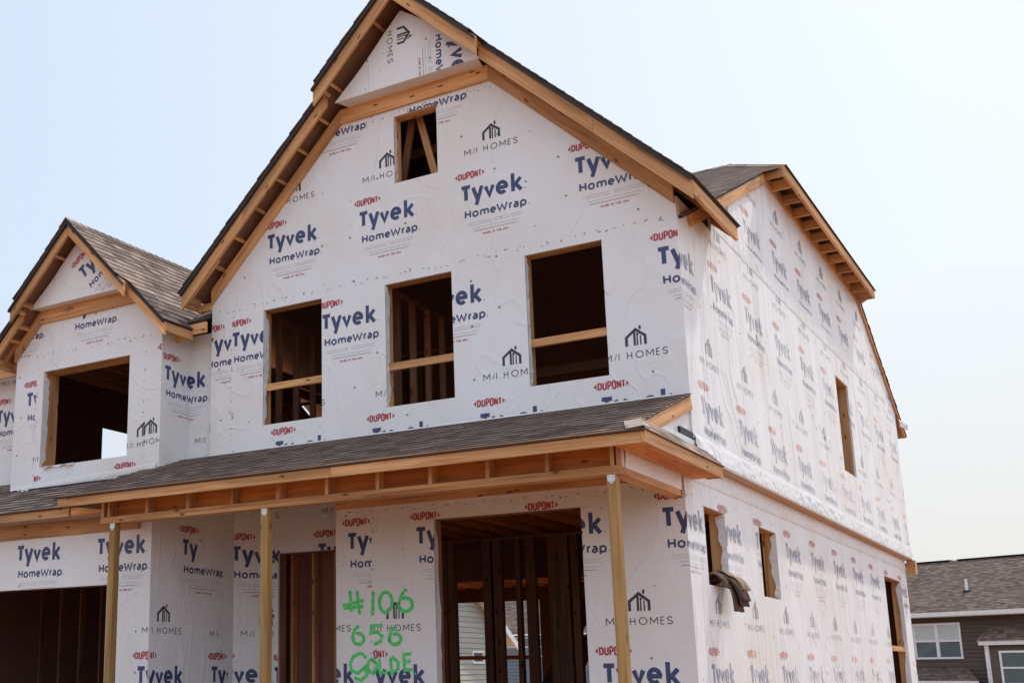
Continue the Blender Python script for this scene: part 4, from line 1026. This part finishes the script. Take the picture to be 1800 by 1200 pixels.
# ================================================================== neighbour houses
def siding_mat(name, col, lap):
    m, n, l, b = newmat(name)
    tcx = node(n, "ShaderNodeTexCoord"); sp = node(n, "ShaderNodeSeparateXYZ"); l.new(tcx.outputs['Object'], sp.inputs[0])
    dv = node(n, "ShaderNodeMath", operation='DIVIDE'); dv.inputs[1].default_value = lap; l.new(sp.outputs['Z'], dv.inputs[0])
    fr = node(n, "ShaderNodeMath", operation='FRACT'); l.new(dv.outputs[0], fr.inputs[0])
    fl = node(n, "ShaderNodeMath", operation='FLOOR'); l.new(dv.outputs[0], fl.inputs[0])
    wn_ = node(n, "ShaderNodeTexWhiteNoise", noise_dimensions='1D'); l.new(fl.outputs[0], wn_.inputs['W'])
    rr = ramp(n, [(0.0, tuple(c*.93 for c in col)), (1.0, tuple(c*1.05 for c in col))]); l.new(wn_.outputs['Value'], rr.inputs[0]); l.new(rr.outputs[0], b.inputs['Base Color'])
    bp = node(n, "ShaderNodeBump"); bp.inputs['Distance'].default_value = 0.05; bp.inputs['Strength'].default_value = 1.0; bp.invert = True
    l.new(fr.outputs[0], bp.inputs['Height']); l.new(bp.outputs[0], b.inputs['Normal']); b.inputs['Roughness'].default_value = 0.7
    return m
WHITE = plain("white_trim", (0.78, 0.78, 0.79), 0.5)
GLASS = plain("window_glass", (0.10, 0.13, 0.14), 0.06, 0.8)
FILM = plain("protective_film", (0.52, 0.58, 0.57), 0.35)
def house_frame(o, d):
    d = Vector((d[0], d[1], 0)).normalized(); return Wall((o[0], o[1], 0), d)
def siding_boards(w, polys, holes, lap, mat, parent, label=None, name="siding_wall"):
    """clapboards as real lapped boards on a backing"""
    m = MB()
    for poly in polys:
        H = hull_halfplanes(poly); v0 = min(p[1] for p in poly); v1 = max(p[1] for p in poly); u0 = min(p[0] for p in poly); u1 = max(p[0] for p in poly)
        v = v0
        while v < v1:
            q = clip_all([(u0, v), (u1, v), (u1, v+lap), (u0, v+lap)], H); qs = [q] if q else []
            for h in holes: qs = [r for p in qs for r in minus(p, h)]
            for r in qs: m.poly([w.P(a, b, .018*(1-(b-v)/lap)+.002) for a, b in r])
            for r in qs:
                lo = [p for p in r if abs(p[1]-v) < 1e-5]
                if len(lo) == 2: m.poly([w.P(lo[0][0], v, .002), w.P(lo[1][0], v, .002), w.P(lo[1][0], v, .02), w.P(lo[0][0], v, .02)])
            v += lap
        m.prism([w.P(a, b, 0) for a, b in poly], w.N*.15)
    return m.build(name, mat, parent, label)
def nb_window(w, u0, v0, u1, v1, parent, cols=2, film=False, name="window"):
    m = MB(); t = .07
    def bar(a, b, c, d, n=.05): m.prism([w.P(a, b, n), w.P(c, b, n), w.P(c, d, n), w.P(a, d, n)], w.N*.06)
    bar(u0-t, v0-t, u1+t, v0); bar(u0-t, v1, u1+t, v1+t); bar(u0-t, v0, u0, v1); bar(u1, v0, u1+t, v1)
    for i in range(1, cols):
        c = u0+(u1-u0)*i/cols; bar(c-.06, v0, c+.06, v1, .048)
    bar(u0, (v0+v1)/2-.03, u1, (v0+v1)/2+.03, .046)
    f = m.build(name, WHITE, parent)
    m = MB(); m.poly([w.P(u0, v0, .022), w.P(u1, v0, .022), w.P(u1, v1, .022), w.P(u0, v1, .022)]); m.build("glass_pane", GLASS, f)
    if film:
        m = MB(); vm = (v0+v1)/2+.03
        m.poly([w.P(u0, vm, .027), w.P(u1, vm, .027), w.P(u1, v1, .027), w.P(u0, v1, .027)]); m.build("film_sheet", FILM, f)
    return f
# brown house to the right, lower down the slope
BR_ = siding_mat("brown_siding", (0.098, 0.068, 0.052), .12)
bh = thing("brown_house", "dark brown two-storey house with a broad shingled roof beyond the right corner", "house", (-2.49, 36, -2.3))
b1 = house_frame((-2.49, 36), (1.077, -.445))
siding_boards(b1, [[(-8.5, -2.3), (7.2, -2.3), (7.2, 3.30), (-8.5, 3.30)]], [], .14, BR_, bh)
bn = -b1.N                                             # into the house
def bp_(u, v, n=0): return b1.P(u, v, n)
def roofplane(w, u0, u1, ve, vr, back, over, parent, mat, lab=None):
    V = (w.V*(vr-ve)-w.N*back); L = V.length
    return shingles(w.P(0, ve, over), w.U, V, L, lambda v: u0, lambda v: u1, parent, "roof", mat, deck=.08, deckmat=WHITE, label=lab)
rb = roofplane(b1, -8.9, 7.6, 3.42, 5.62, 4.7, .45, bh, SHINGLE_B)
w2 = Wall(b1.P(0, 0, -9.0), -b1.U); V2 = (w2.V*2.2-w2.N*4.7)
shingles(w2.P(0, 3.42, .45), w2.U, V2, V2.length, lambda v: -7.6, lambda v: 8.9, bh, "roof", SHINGLE_B, deck=.08, deckmat=WHITE)
m = MB(); m.prism([b1.P(-8.9, 3.30, .48), b1.P(7.6, 3.30, .48), b1.P(7.6, 3.44, .48), b1.P(-8.9, 3.44, .48)], b1.N*.05); m.prism([b1.P(-8.9, 3.28, .43), b1.P(7.6, 3.28, .43), b1.P(7.6, 3.30, .43), b1.P(-8.9, 3.30, .43)], b1.N*.42); m.build("gutter", WHITE, bh)
m = MB()
for i in range(56):
    u = -8.9+i*.295; q = V2.normalized(); t = .0
    if 17 < i < 31 and i % 11 == 3: continue
    p = b1.P(u, 5.63, -4.25); m.box(p, p+b1.U*.29, .30, .03, b1.V)
m.build("ridge_cap", BLACKP, bh)
nb_window(b1, -.80, 1.92, .78, 3.02, bh, 2, True)
nb_window(b1, 2.36, .95, 3.95, 2.06, bh, 2, False)
# box bay with its own little roof at the right
m = MB(); m.prism([b1.P(1.93, -2.3, .55), b1.P(4.6, -2.3, .55), b1.P(4.6, 2.30, .55), b1.P(1.93, 2.30, .55)], b1.N*.55); bay = m.build("bay", BR_, bh)
m = MB(); m.prism([b1.P(1.88, -2.3, .57), b1.P(2.02, -2.3, .57), b1.P(2.02, 2.28, .57), b1.P(1.88, 2.28, .57)], b1.N*.10); m.prism([b1.P(1.75, 2.28, .68), b1.P(4.8, 2.28, .68), b1.P(4.8, 2.42, .68), b1.P(1.75, 2.42, .68)], b1.N*.66); m.build("trim_board", WHITE, bay)
bayw = Wall(b1.P(0, 0, .55), b1.U); nb_window(bayw, 2.42, 1.05, 3.9, 2.02, bay, 1, False)
shingles(b1.P(0, 2.42, .72), b1.U, b1.V*.48-b1.N*.72, .86, lambda v: 1.72+v*.05, lambda v: 4.85, bay, "bay_roof", SHINGLE_B, deck=.05, deckmat=WHITE)
# low roof in front
lw2 = shingles(b1.P(0, 1.12, 1.6), b1.U, b1.V*.46-b1.N*1.6, 1.66, lambda v: -3.0+v*.3, lambda v: 2.1-v*.72, bh, "lean_to_roof", SHINGLE_B, deck=.05, deckmat=WHITE)
m = MB(); m.prism([b1.P(-3.0, .95, 1.62), b1.P(2.1, .95, 1.62), b1.P(2.1, 1.10, 1.62), b1.P(-3.0, 1.10, 1.62)], b1.N*.05); m.prism([b1.P(-2.8, -2.3, 1.5), b1.P(1.8, -2.3, 1.5), b1.P(1.8, .95, 1.5), b1.P(-2.8, .95, 1.5)], b1.N*1.5); m.build("gutter", WHITE, lw2)
q = b1.P(.56, 4.20, -1.25); m = MB(); m.box(q, q+Vector((0, 0, .46)), .09, .09, (0, 1, 0)); vp = m.build("vent_pipe", WHITE, bh)
m = MB(); m.box(q-Vector((0, 0, .08)), q+Vector((0, 0, .05)), .22, .22, (0, 1, 0)); m.build("pipe_collar", BLACKP, vp)
# grey-green house glimpsed through the rear opening
GR_ = siding_mat("grey_green_siding", (0.37, 0.36, 0.30), .17)
gh = thing("grey_house", "pale grey-green clapboard house glimpsed through the wide porch opening", "house", (-15, 22, -1.6))
g1 = Wall((-15, 0, 0), (0, 1, 0))
gy0, gy1, gze, gsl = 13.6, 27.2, 2.45, .62; gyc = (gy0+gy1)/2; gzp = gze+gsl*(gy1-gyc)
siding_boards(g1, [[(gy0, -1.7), (gy1, -1.7), (gy1, gze), (gyc, gzp), (gy0, gze)]], [], .17, GR_, gh)
for s in (-1, 1):
    e = gyc+s*(gy1-gyc+.4); zz = gze-.4*gsl
    O = Vector((-14.6, e, zz+.12)); V = Vector((0, -s, gsl)); U = Vector((s*-1, 0, 0)) if s < 0 else Vector((-1, 0, 0))
    U = Vector((-1, 0, 0)) if s > 0 else Vector((1, 0, 0)); L = (gy1-gyc+.4)*math.hypot(1, gsl)
    if s > 0: shingles(O, U, V, L, lambda v: 0, lambda v: 9, gh, "roof", SHINGLE_B, deck=.05, deckmat=WHITE)
    else: shingles(O, U, V, L, lambda v: -9, lambda v: 0, gh, "roof", SHINGLE_B, deck=.05, deckmat=WHITE)
    board("rake_trim", (-14.62, e, zz), (-14.62, gyc, gzp), .04, .22, gh, WHITE, up=(0, 0, 1))
gw_ = nb_window(g1, 24.66, 1.78, 25.36, 2.06, gh, 1)
# house with a broad roof further back
FR_ = siding_mat("slate_siding", (0.16, 0.18, 0.20), .17)
fh = thing("far_house", "grey-roofed house far back, seen in slivers between the inner studs", "house", (-22.8, 45, -1.7))
f1 = house_frame((-22.8, 45), (1, 0))
siding_boards(f1, [[(-6, -1.9), (6, -1.9), (6, 3.30), (-6, 3.30)]], [], .17, FR_, fh)
V3 = f1.V*2.6-f1.N*5
shingles(f1.P(0, 3.38, .4), f1.U, V3, V3.length, lambda v: -6.4+v*.6, lambda v: 6.4-v*.6, fh, "roof", SHINGLE_B, deck=.06, deckmat=WHITE)
nb_window(f1, -1.0, 2.3, 1.6, 3.15, fh, 2); nb_window(f1, -4.6, 2.3, -3.0, 3.15, fh, 2)
